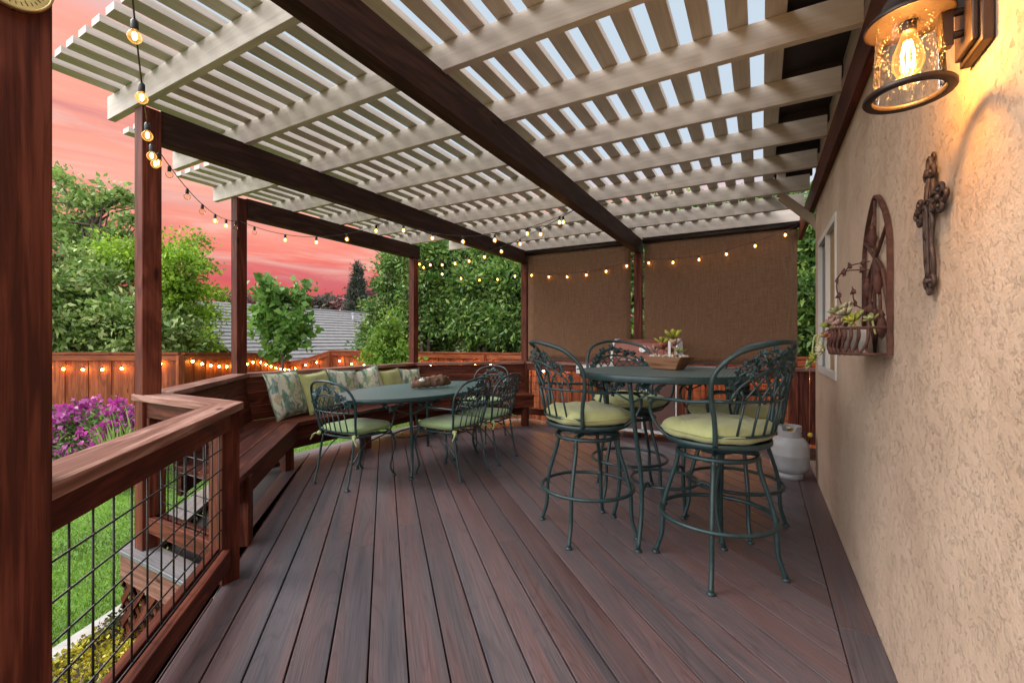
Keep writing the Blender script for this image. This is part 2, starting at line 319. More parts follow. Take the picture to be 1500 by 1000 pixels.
# ------------------------------------------------------------------ mesh builder
class MB:
    def __init__(s): s.v = []; s.f = []; s.g = []; s.r = []; s.sm = []
    def add(s, verts, faces, gc=None, rnd=None, smooth=False):
        o = len(s.v); s.v += [tuple(p) for p in verts]
        s.g += [tuple(p) for p in (gc if gc is not None else verts)]
        if rnd is None: rnd = random.random()
        s.r += [rnd]*len(verts)
        s.f += [tuple(i+o for i in f) for f in faces]; s.sm += [smooth]*len(faces)
        return s
    def bar(s, p0, p1, w, h, up=(0, 0, 1), rnd=None):
        """box from p0 to p1 (centre line), w across, h along up"""
        p0 = Vector(p0); p1 = Vector(p1); d = p1-p0; ln = d.length; d.normalize(); up = Vector(up)
        sd = d.cross(up)
        if sd.length < 1e-4: sd = d.cross(Vector((0, 1, 0)))
        sd.normalize(); u = sd.cross(d).normalized()
        ox, oy, oz = random.uniform(0, 90), random.uniform(0, 90), random.uniform(0, 90)
        vs = []; gs = []
        for a in (0, 1):
            for b, c in ((-1, -1), (1, -1), (1, 1), (-1, 1)):
                vs.append(p0+d*(ln*a)+sd*(b*w/2)+u*(c*h/2)); gs.append((ln*a+ox, b*w/2+oy, c*h/2+oz))
        return s.add(vs, [(3, 2, 1, 0), (4, 5, 6, 7), (0, 1, 5, 4), (1, 2, 6, 5), (2, 3, 7, 6), (3, 0, 4, 7)], gs, rnd)
    def box(s, x0, x1, y0, y1, z0, z1, rnd=None):
        dx, dy, dz = x1-x0, y1-y0, z1-z0
        if dx >= dy and dx >= dz: return s.bar((x0, (y0+y1)/2, (z0+z1)/2), (x1, (y0+y1)/2, (z0+z1)/2), dy, dz, rnd=rnd)
        if dy >= dx and dy >= dz: return s.bar(((x0+x1)/2, y0, (z0+z1)/2), ((x0+x1)/2, y1, (z0+z1)/2), dx, dz, rnd=rnd)
        return s.bar(((x0+x1)/2, (y0+y1)/2, z0), ((x0+x1)/2, (y0+y1)/2, z1), dx, dy, up=(0, 1, 0), rnd=rnd)
    def prism(s, poly, z0, z1, along=None, rnd=None):
        n = len(poly); vs = [(p[0], p[1], z0) for p in poly]+[(p[0], p[1], z1) for p in poly]
        f = [tuple(reversed(range(n))), tuple(range(n, 2*n))]+[(i, (i+1) % n, (i+1) % n+n, i+n) for i in range(n)]
        ar = sum(poly[i][0]*poly[(i+1) % n][1]-poly[(i+1) % n][0]*poly[i][1] for i in range(n))
        if ar < 0: f = [tuple(reversed(q)) for q in f]
        g = None
        if along is not None:
            ax, ay = along; o = random.uniform(0, 90), random.uniform(0, 90)
            g = [(p[0]*ax+p[1]*ay+o[0], -p[0]*ay+p[1]*ax+o[1], p[2]) for p in vs]
        return s.add(vs, f, g, rnd)
    def tube(s, pts, r, n=8, closed=False, caps=True):
        P = [Vector(p) for p in pts]; m = len(P)
        rad = r if isinstance(r, (list, tuple)) else [r]*m
        T = []
        for i in range(m):
            a = P[(i-1) % m] if (closed or i > 0) else P[i]; b = P[(i+1) % m] if (closed or i < m-1) else P[i]
            t = b-a; T.append(t.normalized() if t.length > 1e-9 else Vector((0, 0, 1)))
        x = T[0].cross(Vector((0, 0, 1)))
        if x.length < 0.05: x = T[0].cross(Vector((0, 1, 0)))
        x.normalize(); vs = []; g = []; ln = 0; o = random.uniform(0, 50)
        for i in range(m):
            x = (x-T[i]*x.dot(T[i]))
            x = x.normalized() if x.length > 1e-6 else T[i].orthogonal().normalized()
            y = T[i].cross(x)
            if i: ln += (P[i]-P[i-1]).length
            for k in range(n):
                a = 2*PI*k/n; vs.append(P[i]+(x*math.cos(a)+y*math.sin(a))*rad[i]); g.append((ln+o, rad[i]*math.cos(a)+o, rad[i]*math.sin(a)))
        f = []
        for i in range(m if closed else m-1):
            j = (i+1) % m
            for k in range(n): f.append((i*n+k, i*n+(k+1) % n, j*n+(k+1) % n, j*n+k))
        if caps and not closed: f.append(tuple(reversed(range(n)))); f.append(tuple(range((m-1)*n, m*n)))
        return s.add(vs, f, g, None, True)
    def lathe(s, prof, n=24, c=(0, 0, 0), axis=None, caps=True):
        """prof: (r,z) list bottom to top; axis: matrix to orient"""
        M = axis or Matrix.Identity(3); c = Vector(c); vs = []
        for (r, z) in prof:
            for k in range(n):
                a = 2*PI*k/n; vs.append(c+M @ Vector((r*math.cos(a), r*math.sin(a), z)))
        f = []
        for i in range(len(prof)-1):
            for k in range(n): f.append((i*n+k, i*n+(k+1) % n, (i+1)*n+(k+1) % n, (i+1)*n+k))
        if caps and prof[0][0] > 1e-6: f.append(tuple(reversed(range(n))))
        if caps and prof[-1][0] > 1e-6: f.append(tuple(range((len(prof)-1)*n, len(prof)*n)))
        return s.add(vs, f, None, None, True)
    def ball(s, c, r, n=10, m=7, sc=(1, 1, 1)):
        c = Vector(c); vs = []; f = []
        for i in range(m+1):
            t = PI*i/m
            for k in range(n):
                a = 2*PI*k/n; vs.append(c+Vector((r*sc[0]*math.sin(t)*math.cos(a), r*sc[1]*math.sin(t)*math.sin(a), -r*sc[2]*math.cos(t))))
        for i in range(m):
            for k in range(n): f.append((i*n+k, i*n+(k+1) % n, (i+1)*n+(k+1) % n, (i+1)*n+k))
        return s.add(vs, f, None, None, True)
    def build(s, name, mat, parent=None, bevel=0.0):
        me = bpy.data.meshes.new(name); me.from_pydata(s.v, [], s.f); me.validate()
        if len(me.polygons) == len(s.sm): me.polygons.foreach_set('use_smooth', s.sm)
        if len(me.vertices) == len(s.g):
            a = me.attributes.new('gc', 'FLOAT_VECTOR', 'POINT'); a.data.foreach_set('vector', np.array(s.g, dtype=np.float32).ravel())
            a = me.attributes.new('rnd', 'FLOAT', 'POINT'); a.data.foreach_set('value', np.array(s.r, dtype=np.float32))
        me.materials.append(MATS[mat])
        o = bpy.data.objects.new(name, me); COL.objects.link(o)
        if parent is not None: o.parent = parent
        if bevel:
            b = o.modifiers.new('bevel', 'BEVEL'); b.width = bevel; b.segments = 2; b.limit_method = 'ANGLE'
        return o
def tag(o, label=None, cat=None, group=None, kind=None):
    if label: o['label'] = label
    if cat: o['category'] = cat
    if group: o['group'] = group
    if kind: o['kind'] = kind
    return o
def thing(name, label, cat, loc=(0, 0, 0), rz=0, group=None):
    o = bpy.data.objects.new(name, None); COL.objects.link(o); o.location = loc; o.rotation_euler = (0, 0, rz)
    o.empty_display_size = 0.1
    return tag(o, label, cat, group)
def dup(root, loc, rz, label, parent=None):
    r = root.copy(); COL.objects.link(r); r.location = loc; r.rotation_euler = (0, 0, rz); r['label'] = label
    for ch in [c for c in bpy.data.objects if c.parent == root]:
        c2 = ch.copy(); COL.objects.link(c2); c2.parent = r
        for g in [g for g in bpy.data.objects if g.parent == ch]:
            g2 = g.copy(); COL.objects.link(g2); g2.parent = c2
    return r
def spline(pts, n=8, closed=False):
    P = [Vector(p) for p in pts]; out = []; m = len(P)
    segs = m if closed else m-1
    for i in range(segs):
        p0 = P[(i-1) % m] if (closed or i > 0) else P[0]*2-P[1]
        p1 = P[i]; p2 = P[(i+1) % m]
        p3 = P[(i+2) % m] if (closed or i+2 < m) else P[-1]*2-P[-2]
        for k in range(n):
            t = k/n
            out.append(0.5*((2*p1)+(p2-p0)*t+(2*p0-5*p1+4*p2-p3)*t*t+(3*p1-p0-3*p2+p3)*t**3))
    if not closed: out.append(P[-1])
    return out
def ring(c, r, n=40, ry=None):
    ry = ry or r
    return [(c[0]+r*math.cos(2*PI*k/n), c[1]+ry*math.sin(2*PI*k/n), c[2]) for k in range(n)]

# camera maths used to measure the photo: floor axes X right to house wall, Y along it, camera at origin 1.22 m up
CAMZ = 1.22; TH = math.radians(29.1); FPX = 655.0

# ------------------------------------------------------------------ key points
WX = 0.43                    # house wall plane
N0 = (-1.40, 0.290); E0 = (-2.385, 1.285)
P1 = (-3.18, 1.27); P2 = (-4.40, 2.49); P3 = (-4.40, 4.97); P4 = (-3.20, 6.17); P5 = (-1.46, 6.17)
RZ = 0.905                   # rail cap top
GZ = -0.52                   # garden level

# ------------------------------------------------------------------ ground
def sheet(name, poly, z, mat, kind='structure'):
    b = MB(); b.add([(p[0], p[1], z) for p in poly], [tuple(range(len(poly)))]); o = b.build(name, mat); tag(o, kind=kind); return o
b = MB()
for i in range(-10, 10):
    for j in range(-10, 10):
        x, y = i*25, j*25
        b.add([(x, y, GZ-.03), (x+25, y, GZ-.03), (x+25, y+25, GZ-.03), (x, y+25, GZ-.03)], [(0, 1, 2, 3)])
tag(b.build('ground', 'soil'), 'bare dark soil ground round the deck', 'ground', kind='structure')
curb_in = [(-2.55, -1.6), (-3.05, 0.1), (-3.45, 0.95), (-3.78, 1.55), (-4.25, 2.15), (-4.62, 2.75), (-4.66, 4.9), (-4.2, 5.6), (-3.2, 6.6)]
ci = spline([(x, y, 0) for x, y in curb_in], 6)
outer = [(-4.5, 7.7), (-11.6, 7.7), (-11.5, 7.2), (-9.0, 3.6), (-13.5, 1.0), (-13, -6), (-5, -6)]
o = sheet('lawn', [(p.x, p.y) for p in ci]+outer, GZ+0.0, 'lawn_base'); tag(o, 'mown green lawn between deck and fence', 'lawn', kind='structure')
b = MB()
for i in range(len(ci)-1):
    a, c = ci[i], ci[i+1]; d = (c-a).normalized(); nn = Vector((d.y, -d.x, 0))
    # curb is 12 cm wide on the deck side of the lawn edge
    q = [a, c, c+nn*.11, a+nn*.11]
    b.prism([(p.x, p.y) for p in q], GZ-.05, GZ+.035)
tag(b.build('kerb', 'concrete'), 'pale concrete mowing kerb curving along the lawn edge', 'kerb', kind='structure')

# ------------------------------------------------------------------ deck
def clip(poly, nx, ny, d):          # keep nx*x+ny*y <= d
    out = []
    for i in range(len(poly)):
        a, c = poly[i], poly[(i+1) % len(poly)]
        da = nx*a[0]+ny*a[1]-d; dc = nx*c[0]+ny*c[1]-d
        if da <= 0: out.append(a)
        if (da < 0 < dc) or (dc < 0 < da):
            t = da/(da-dc); out.append((a[0]+(c[0]-a[0])*t, a[1]+(c[1]-a[1])*t))
    return out
cF = -1.115
field = [(0.286, -2.0), (0.286, 6.12), (-3.22, 6.12), (-4.28, 5.06), (-4.28, 2.46), (-3.115, 1.31), (cF-1.31, 1.31), (cF+2.0+.885, -2.0)]
field = [(0.286, -2.0), (0.286, 6.12), (-3.22, 6.12), (-4.28, 5.06), (-4.28, 2.47), (-3.12, 1.31), (cF-1.31, 1.31), (cF+2.0, -2.0)]
deck = thing('deck', 'reddish brown composite plank deck laid diagonally to the stucco house', 'deck', (-1.5, 3, 0)); deck['kind'] = 'structure'
def loc0(o, root): o.matrix_parent_inverse = Matrix.Translation(root.location).inverted(); return o
b = MB()
c0 = -0.08; stp = 0.1445*R2
for k in range(-6, 40):
    lo = c0+stp*k; hi = lo+stp-0.0095
    pl = clip(clip(field, 1, 1, hi), -1, -1, -lo)
    if len(pl) < 3: continue
    ds = [(-p[0]+p[1])/R2 for p in pl]; cuts = [min(ds)-1, max(ds)+1]
    if max(ds)-min(ds) > 4.9 and k % 2: cuts.insert(1, min(ds)+random.uniform(0.35, 0.65)*(max(ds)-min(ds)))
    rb_ = random.random()
    for i in range(len(cuts)-1):
        q = clip(clip(pl, -1/R2, 1/R2, cuts[i+1]-(.0012 if i+1 < len(cuts)-1 else 0)), 1/R2, -1/R2, -cuts[i])
        if len(q) >= 3: b.prism(q, -0.025, 0, (-1/R2, 1/R2), rb_)
loc0(b.build('planking', 'decking', deck, bevel=0.003), deck)
b = MB()
b.box(0.290, WX-0.002, -2.0, 2.35, -0.025, 0); b.box(0.290, WX-0.002, 2.352, 6.24, -0.025, 0)
loc0(b.build('border_board', 'decking', deck, bevel=0.003), deck)
b = MB()
b.prism([(0.286, 6.125), (0.286, 6.265), (-3.26, 6.265), (-3.2, 6.125)], -0.025, 0, (1, 0))
b.prism([(-3.222, 6.125), (-3.27, 6.262), (-4.42, 5.112), (-4.285, 5.062)], -0.025, 0, (R2/2, R2/2))
b.prism([(-4.285, 5.058), (-4.422, 5.108), (-4.422, 2.41), (-4.285, 2.468)], -0.025, 0, (0, 1))
b.prism([(-4.285, 2.464), (-4.422, 2.406), (-3.29, 1.17), (-3.125, 1.306)], -0.025, 0, (-R2/2, R2/2))
b.prism([(-3.12, 1.305), (-3.285, 1.165), (cF-1.17+.02, 1.165), (cF-1.31, 1.305)], -0.025, 0, (1, 0))
loc0(b.build('edge_board', 'decking_skylit', deck, bevel=0.003), deck)
b = MB(); b.prism([(p[0]*.998, p[1]) for p in field], -0.17, -0.05); loc0(b.build('gap_shade_sheet', 'under_shade', deck), deck)  # near-black sheet under the planks, colours the gaps as shade
b = MB()
outl = [(0.9, 6.25), (-3.26, 6.25), (-4.405, 5.105), (-4.405, 2.41), (-3.27, 1.185), (cF-1.185, 1.185), (cF+2.0, -2.0)]
for i in range(len(outl)-1): b.bar((*outl[i], -0.1), (*outl[i+1], -0.1), 0.03, 0.14)
loc0(b.build('fascia_board', 'fascia', deck), deck)
b = MB()                                    # diagonal lattice skirt under the fascia
for (ax, ay), (bx_, by_) in ((outl[4], outl[5]), (outl[5], outl[6]), (outl[3], outl[4]), (outl[2], outl[3])):
    A = Vector((ax, ay, 0)); D = Vector((bx_, by_, 0))-A; ln = D.length; D.normalize(); nn = Vector((D.y, -D.x, 0))
    zt, zb = -0.172, GZ-.02; hgt = zt-zb; s = -hgt
    while s < ln:
        for sg, off in ((1, 0.006), (-1, -0.006)):
            t0, t1 = (s, s+hgt) if sg > 0 else (s+hgt, s)
            z0, z1 = zb, zt
            q0, q1 = max(0, min(ln, t0)), max(0, min(ln, t1))
            if abs(q1-q0) < 0.03: continue
            za = zb+(q0-t0)/(t1-t0)*hgt; zc = zb+(q1-t0)/(t1-t0)*hgt
            b.bar(A+D*q0+nn*off+Vector((0, 0, za)), A+D*q1+nn*off+Vector((0, 0, zc)), 0.009, 0.036, up=tuple(D.cross(Vector((0, 0, 1)))) if False else (0, 0, 1))
        s += 0.13
loc0(b.build('lattice_skirt', 'redwood', deck), deck)

# ------------------------------------------------------------------ pergola
perg = thing('pergola', 'beige slatted pergola roof carried on dark beams and redwood posts', 'pergola', (-2, 3.5, 0))
def pp(b, name, mat, bev=0.003): return loc0(b.build(name, mat, perg, bevel=bev), perg)
for (x, y), s, z0 in ((N0, .14, 0), (P1, .098, 0.0), (P2, .098, 0.0), (P3, .098, 0.0), (P4, .098, 0.0), (P5, .098, 0.0)):
    b = MB(); b.bar((x, y, z0), (x, y, 2.405 if (x, y) not in (P1, P2) else 2.587), s, s, up=(0, 1, 0)); pp(b, 'post', 'redwood', 0.004)
BZ0, BZ1 = 2.41, 2.60
for x, y0, y1 in ((P5[0], 0.2, 6.26), (P1[0]-.01, P1[1]+.052, 6.26), (P2[0], P2[1]+.051, 5.06)):
    b = MB(); b.bar((x, y0, (BZ0+BZ1)/2), (x, y1, (BZ0+BZ1)/2), 0.088, BZ1-BZ0); pp(b, 'beam', 'beamwood', 0.004)
RY = [1.225+0.607*k for k in range(9)]
tails = [-3.55, -4.13, -4.72, -4.72, -4.72, -4.72, -4.72, -4.13, -3.55]
for y, x0 in zip(RY, tails):
    b = MB(); b.bar((x0, y, 2.592+.07), (WX-.042, y, 2.592+.07), 0.04, 0.14); pp(b, 'rafter', 'paint_beige', 0.002)
x = 0.06
while x > -4.75:
    y0, y1 = 0.90, 6.42
    if x < -3.52: y0, y1 = 1.48, 5.82
    if x < -4.10: y0, y1 = 2.10, 5.20
    b = MB(); b.bar((x, y0, 2.734+.019), (x, y1, 2.734+.019), 0.089, 0.038); pp(b, 'slat', 'paint_beige', 0.002)
    x -= 0.158
b = MB(); b.box(WX-.04, WX-.001, 0.3, 6.3, 2.41, 2.60); pp(b, 'ledger', 'redwood')

# ------------------------------------------------------------------ house
house = thing('stucco_house', 'tan rough stucco house wall with window and dark eave on right', 'house', (1.5, 1.5, 0))
def hp(b, name, mat, par=None, bev=0): return loc0(b.build(name, mat, par or house, bevel=bev), house) if par is None else b.build(name, mat, par)
WY0, WY1, WZ0, WZ1, YE = 3.56, 4.58, 0.96, 2.06, 4.84
b = MB()
b.box(WX, 2.5, -3, WY0, GZ-.1, 3.1); b.box(WX, 2.5, WY1, YE, GZ-.1, 3.1)
b.box(WX, 2.5, WY0, WY1, GZ-.1, WZ0); b.box(WX, 2.5, WY0, WY1, WZ1, 3.1); b.box(WX+.25, 2.5, WY0, WY1, WZ0, WZ1)
hp(b, 'wall', 'stucco')
win = MB(); fx = WX+.012
for (y0, y1, z0, z1) in ((WY0, WY1, WZ1-.05, WZ1), (WY0, WY1, WZ0, WZ0+.05), (WY0, WY0+.05, WZ0+.05, WZ1-.05), (WY1-.05, WY1, WZ0+.05, WZ1-.05), ((WY0+WY1)/2-.02, (WY0+WY1)/2+.02, WZ0+.05, WZ1-.05)):
    win.box(fx-.02, fx+.03, y0+.001, y1-.001, z0+.001, z1-.001)
wo = hp(win, 'window', 'white_frame')
ym = (WY0+WY1)/2
g = MB(); g.box(fx+.008, fx+.014, ym+.02, WY1-.05, WZ0+.05, WZ1-.05); g.build('pane', 'window_glass', wo)
g = MB(); g.box(fx+.008, fx+.014, WY0+.05, ym-.02, WZ0+.05, WZ1-.05); g.build('pane', 'window_blind', wo)
b = MB()
b.box(0.115, WX+.6, -3, YE+.35, 2.90, 2.94)                      # soffit boards
b.box(0.085, 0.113, -3, YE+.35, 2.82, 3.0)
for k in range(14): y = -2.7+k*0.6; b.box(0.116, WX-.001, y, y+.045, 2.80, 2.899)
hp(b, 'eave', 'eave_wood')
b = MB(); b.add([(0.03, -3.1, 2.98), (0.03, YE+.45, 2.98), (3.5, YE+.45, 4.1), (3.5, -3.1, 4.1), (0.03, -3.1, 3.03), (0.03, YE+.45, 3.03), (3.5, YE+.45, 4.15), (3.5, -3.1, 4.15)],
                [(0, 1, 2, 3), (7, 6, 5, 4), (0, 4, 5, 1), (1, 5, 6, 2), (2, 6, 7, 3), (3, 7, 4, 0)]); hp(b, 'roof', 'rooftile')
b = MB()
dp = [(0.17, 5.0, 2.86), (0.17, 5.0, 2.60), (0.43, 4.98, 2.33), (0.50, 4.95, 2.2), (0.50, 4.95, -.4)]
for i in range(len(dp)-1): b.bar(dp[i], dp[i+1], 0.075, 0.055, up=(0, 1, 0) if i != 1 else (0, 1, 0))
hp(b, 'downspout', 'beige_pipe', bev=.006)

# ------------------------------------------------------------------ bench round the deck edge
bench_back = [Vector((P1[0], P1[1], 0)), Vector((P2[0], P2[1], 0)), Vector((P3[0], P3[1], 0)), Vector((P4[0], P4[1], 0))]
bd = [(bench_back[i+1]-bench_back[i]).normalized() for i in range(3)]
bn = [Vector((d.y, -d.x, 0)) for d in bd]          # inward (to the right of travel)
YST = 1.40
def off_pts(w):
    L_ = [(bench_back[i]+bn[i]*w, bd[i]) for i in range(3)]
    def inter(a, da, c, dc):
        den = da.x*dc.y-da.y*dc.x; t = ((c.x-a.x)*dc.y-(c.y-a.y)*dc.x)/den; return a+da*t
    p0 = L_[0][0]+L_[0][1]*((YST-L_[0][0].y)/L_[0][1].y)
    return [p0, inter(*L_[0], *L_[1]), inter(*L_[1], *L_[2]), bench_back[3]+bn[2]*w-bd[2]*0.04]
def sect(b, cross, i, trim=0.0015):
    """extrude cross-section [(w,z)...] along bench section i with mitred ends"""
    n = len(cross); A = []; C = []
    for (w, z) in cross:
        q = off_pts(w); a = q[i]+bd[i]*trim; c = q[i+1]-bd[i]*trim
        A.append((a.x, a.y, z)); C.append((c.x, c.y, z))
    vs = A+C; o = random.uniform(0, 90), random.uniform(0, 90)
    gs = [(Vector(v).dot(bd[i])+o[0], Vector(v).dot(bn[i])+o[1], v[2]) for v in vs]
    f = [tuple(range(n)), tuple(reversed(range(n, 2*n)))]+[(i_, i_+n, (i_+1) % n+n, (i_+1) % n) for i_ in range(n)]
    b.add(vs, f, gs)
SW = 0.57
bench = thing('corner_bench', 'long redwood plank bench with backrest wrapping the deck corner', 'bench', (-3.9, 3.6, 0))
def bp_(b, name, mat, bev=0.004): return loc0(b.build(name, mat, bench, bevel=bev), bench)
b = MB()
for i in range(3):
    for w0, w1 in ((0.100, 0.284), (0.288, 0.427), (0.431, 0.570)):
        sect(b, [(w0, .412), (w1, .412), (w1, .45), (w0, .45)], i)
bp_(b, 'seat', 'redwood')
b = MB()
for i in range(3):
    for k in range(3):
        z0 = .456+k*.137; z1 = z0+.131
        w = lambda z: .135-(z-.45)*.20
        sect(b, [(w(z0)-.034, z0), (w(z0), z0), (w(z1), z1), (w(z1)-.034, z1)], i)
bp_(b, 'backrest', 'redwood')
b = MB()
for i in range(3): sect(b, [(-.062, RZ-.038), (.092, RZ-.038), (.092, RZ), (-.062, RZ)], i)
bp_(b, 'cap_rail', 'railtop')
b = MB()
for i in range(3):
    sect(b, [(SW-.06, .27), (SW-.022, .27), (SW-.022, .411), (SW-.06, .411)], i)
    zb_ = .27 if i == 0 else .10; sect(b, [(.12, zb_), (.158, zb_), (.158, .411), (.12, .411)], i)
bp_(b, 'apron', 'redwood')
q = off_pts(SW-.108); qb = off_pts(.1)
for (x, y, a) in ((q[1].x+.02, q[1].y-.02, 0), (-3.92, 3.63, 0), (q[2].x+.02, q[2].y+.02, 0), (q[3].x-.07, q[3].y-.09, PI/4), (q[0].x-.06, q[0].y+.16, PI/4)):
    b = MB(); b.bar((x, y, 0), (x, y, .411), .088, .088, up=(math.sin(a), math.cos(a), 0)); bp_(b, 'leg', 'redwood')

# ------------------------------------------------------------------ railings with hog wire
def wire_panel(A, B, z0, z1, step=0.1):
    b = MB(); A = Vector((*A, 0)); D = Vector((*B, 0))-A; ln = D.length; D.normalize()
    s = 0.04
    while s < ln:
        p = A+D*s; b.tube([(p.x, p.y, z0), (p.x, p.y, z1)], 0.0032, 6); s += step
    z = z0+.05
    nn = Vector((D.y, -D.x, 0))*0.006
    while z < z1:
        p, q = A+nn, A+D*ln+nn; b.tube([(p.x, p.y, z), (q.x, q.y, z)], 0.0032, 6); z += step
    return b
rail = thing('deck_railing', 'near redwood deck railing with black wire grid, turning a corner', 'railing', (-2.1, .9, 0))
def rp(b, name, mat, root=rail, bev=.004): return loc0(b.build(name, mat, root, bevel=bev), root)
Fd = Vector((-1, 1, 0)).normalized(); Fn = Vector((1, 1, 0)).normalized()
Fs = Vector((N0[0], cF-N0[0], 0)); Fe = Vector((-2.375, cF+2.375, 0))
b = MB(); capw = .14
# mitred cap: F part then panel two part
c1 = Fs+Fn*.085; c2 = Fs-Fn*.055
def lineY(p, d, y): return p+d*((y-p.y)/d.y)
yo, yi = 1.215, 1.352
ko = lineY(c2, Fd, yo); ki = lineY(c1, Fd, yi)
b.prism([(c1.x, c1.y), (ki.x, ki.y), (ko.x, ko.y), (c2.x, c2.y)], RZ-.038, RZ, (-R2/2, R2/2))
rp(b, 'top_rail', 'railtop')
b = MB(); b.prism([(ki.x-.001, ki.y), (P1[0]-.075, yi), (P1[0]-.075, yo), (ko.x-.001, ko.y)], RZ-.038, RZ, (1, 0)); rp(b, 'top_rail', 'railtop')
b = MB(); b.bar((E0[0], E0[1], 0), (E0[0], E0[1], RZ-.04), .088, .088, up=(0, 1, 0)); rp(b, 'post', 'redwood')
for off in (.030, -.030):
    b = MB(); a = Fs+Fn*off; c = Fe+Fn*off-Fd*(.03 if off > 0 else -.02)
    for zz in (RZ-.086, .135):
        b = MB(); b.bar((a.x, a.y, zz), (c.x, c.y, zz), .036, .09); rp(b, 'rail_board', 'redwood')
rp(wire_panel((Fs.x, Fs.y), (Fe.x-.0, Fe.y), .13, RZ-.08), 'wire_mesh', 'black_metal', bev=0)
for off in (.026, -.026):
    for zz in (RZ-.087, .15): b = MB(); b.bar((E0[0]-.046, 1.283+off, zz), (P1[0]+.051, 1.283+off, zz), .034, .09); rp(b, 'rail_board', 'redwood')
for xx in (E0[0]-.062, P1[0]+.068): b = MB(); b.bar((xx, 1.283, .197), (xx, 1.283, RZ-.134), .032, .086, up=(0, 1, 0)); rp(b, 'rail_upright', 'redwood')
rp(wire_panel((E0[0]-.05, 1.283), (P1[0]+.05, 1.283), .13, RZ-.08), 'wire_mesh', 'black_metal', bev=0)

far = thing('deck_railing', 'far redwood deck railing with wire grid behind the grill and stools', 'railing', (-1.3, 6.17, 0))
b = MB(); b.box(P4[0]+.051, P5[0]-.051, 6.10, 6.24, RZ-.04, RZ); rp(b, 'top_rail', 'railtop', far)
b = MB(); b.box(P5[0]+.051, 0.9, 6.10, 6.24, RZ-.04, RZ); rp(b, 'top_rail', 'railtop', far)
for x0, x1 in ((P4[0]+.051, P5[0]-.051), (P5[0]+.051, .28)):
    for yy in (6.145, 6.195):
        for z0 in (RZ-.135, .09): b = MB(); b.box(x0, x1, yy-.017, yy+.017, z0, z0+.092); rp(b, 'rail_board', 'redwood', far)
b = MB(); b.bar((.33, 6.17, 0), (.33, 6.17, RZ-.042), .09, .09, up=(0, 1, 0)); rp(b, 'post', 'redwood', far)
b = wire_panel((P4[0]+.05, 6.17), (P5[0]-.05, 6.17), .13, RZ-.08); b2 = wire_panel((P5[0]+.05, 6.17), (.28, 6.17), .13, RZ-.08)
o_ = len(b.v); b.v += b2.v; b.g += b2.g; b.r += b2.r; b.f += [tuple(i+o_ for i in f) for f in b2.f]; b.sm += b2.sm
rp(b, 'wire_mesh', 'black_metal', far, 0)
b = MB()
for k in range(5): b.box(.378+k*.115, .488+k*.115, 6.15, 6.17, 0.03, RZ-.042)
rp(b, 'side_panel', 'redwood', far)

# ------------------------------------------------------------------ roll-down shades
for x0, x1, lab in ((-3.125, -1.555, 'left brown roll-down shade hanging beside the green hedge view'), (-1.37, .37, 'wider brown roll-down shade hanging next to the house wall')):
    t = thing('roller_shade', lab, 'shade', ((x0+x1)/2, 6.13, 2.5), group='roll-down shades at the far end of the deck')
    b = MB(); nx, nz = 14, 20; vs = []; fs = []
    for i in range(nx+1):
        for j in range(nz+1):
            u = i/nx; v = j/nz
            vs.append((x0+(x1-x0)*u, 6.125+.008*math.sin(5*u+2*v)+.006*math.sin(9*u-3*v), .94+(2.53-.94)*v))
    for i in range(nx):
        for j in range(nz): a = i*(nz+1)+j; fs.append((a, a+nz+1, a+nz+2, a+1))
    b.add(vs, fs, smooth=True); o = loc0(b.build('fabric', 'shade_fabric', t), t)
    o.location = (0, 0, 0)
    so = o.modifiers.new('thickness', 'SOLIDIFY'); so.thickness = .0015
    b = MB(); b.tube([(x0-.02, 6.12, 2.555), (x1+.02, 6.12, 2.555)], .028, 14); b.box(x0-.02, x1+.02, 6.155, 6.175, 2.585, 2.66); loc0(b.build('roller', 'bronze', t), t)
    b = MB(); b.bar((x0, 6.125, .94), (x1, 6.125, .94), .018, .026); loc0(b.build('hem_bar', 'bronze', t), t)

# ------------------------------------------------------------------ string lights
def cat_line(a, c, sag, n=24):
    a = Vector(a); c = Vector(c)
    return [a.lerp(c, i/n)-Vector((0, 0, sag*4*(i/n)*(1-i/n))) for i in range(n+1)]
def string_light(name, label, cat, segs, spacing, rb, glow, off=0.1, group=None, dark=()):
    root = thing(name, label, cat, tuple(segs[0][0]), group=group)
    cab = MB(); cnt = 0; bulbs = []
    for a, c, sag in segs:
        pts = cat_line(a, c, sag); cab.tube(pts, .0028, 5)
        tot = 0; ln = [0]
        for i in range(len(pts)-1): tot += (pts[i+1]-pts[i]).length; ln.append(tot)
        nb = max(1, int(round(tot/spacing))); 
        for k in range(nb):
            s = tot*(k+.5)/nb; i = max(j for j in range(len(ln)-1) if ln[j] <= s); t = (s-ln[i])/(ln[i+1]-ln[i])
            p = pts[i].lerp(pts[i+1], t); bulbs.append(p)
    for i, p in enumerate(bulbs):
        cab.lathe([(.009, -.034), (.011, -.03), (.011, -.006), (.005, .003)], 8, p)
        b = MB(); sc = rb
        tl = Vector((random.uniform(-.15, .15), random.uniform(-.15, .15), 0))
        b.lathe([(0.0001, -.034-2*sc), (sc*.45, -.034-1.9*sc), (sc*.85, -.034-1.5*sc), (sc, -.034-sc), (sc*.9, -.034-.55*sc), (sc*.5, -.034-.05*sc), (sc*.42, -.034+.2*sc)], 10, p)
        lit = i not in dark
        if glow == 'bulb_glow':
            bo_ = loc0(b.build('bulb', 'lit_bulb_glass' if lit else 'bulb_glass', root), root)
            if lit:
                fb = MB(); fb.ball((p.x, p.y, p.z-.034-sc*.85), sc*.42, 8, 6, (.8, .8, 1.6)); fb.build('filament', glow, bo_)
        else: loc0(b.build('bulb', glow, root), root)
    loc0(cab.build('cable', 'black_metal', root), root)
    return root
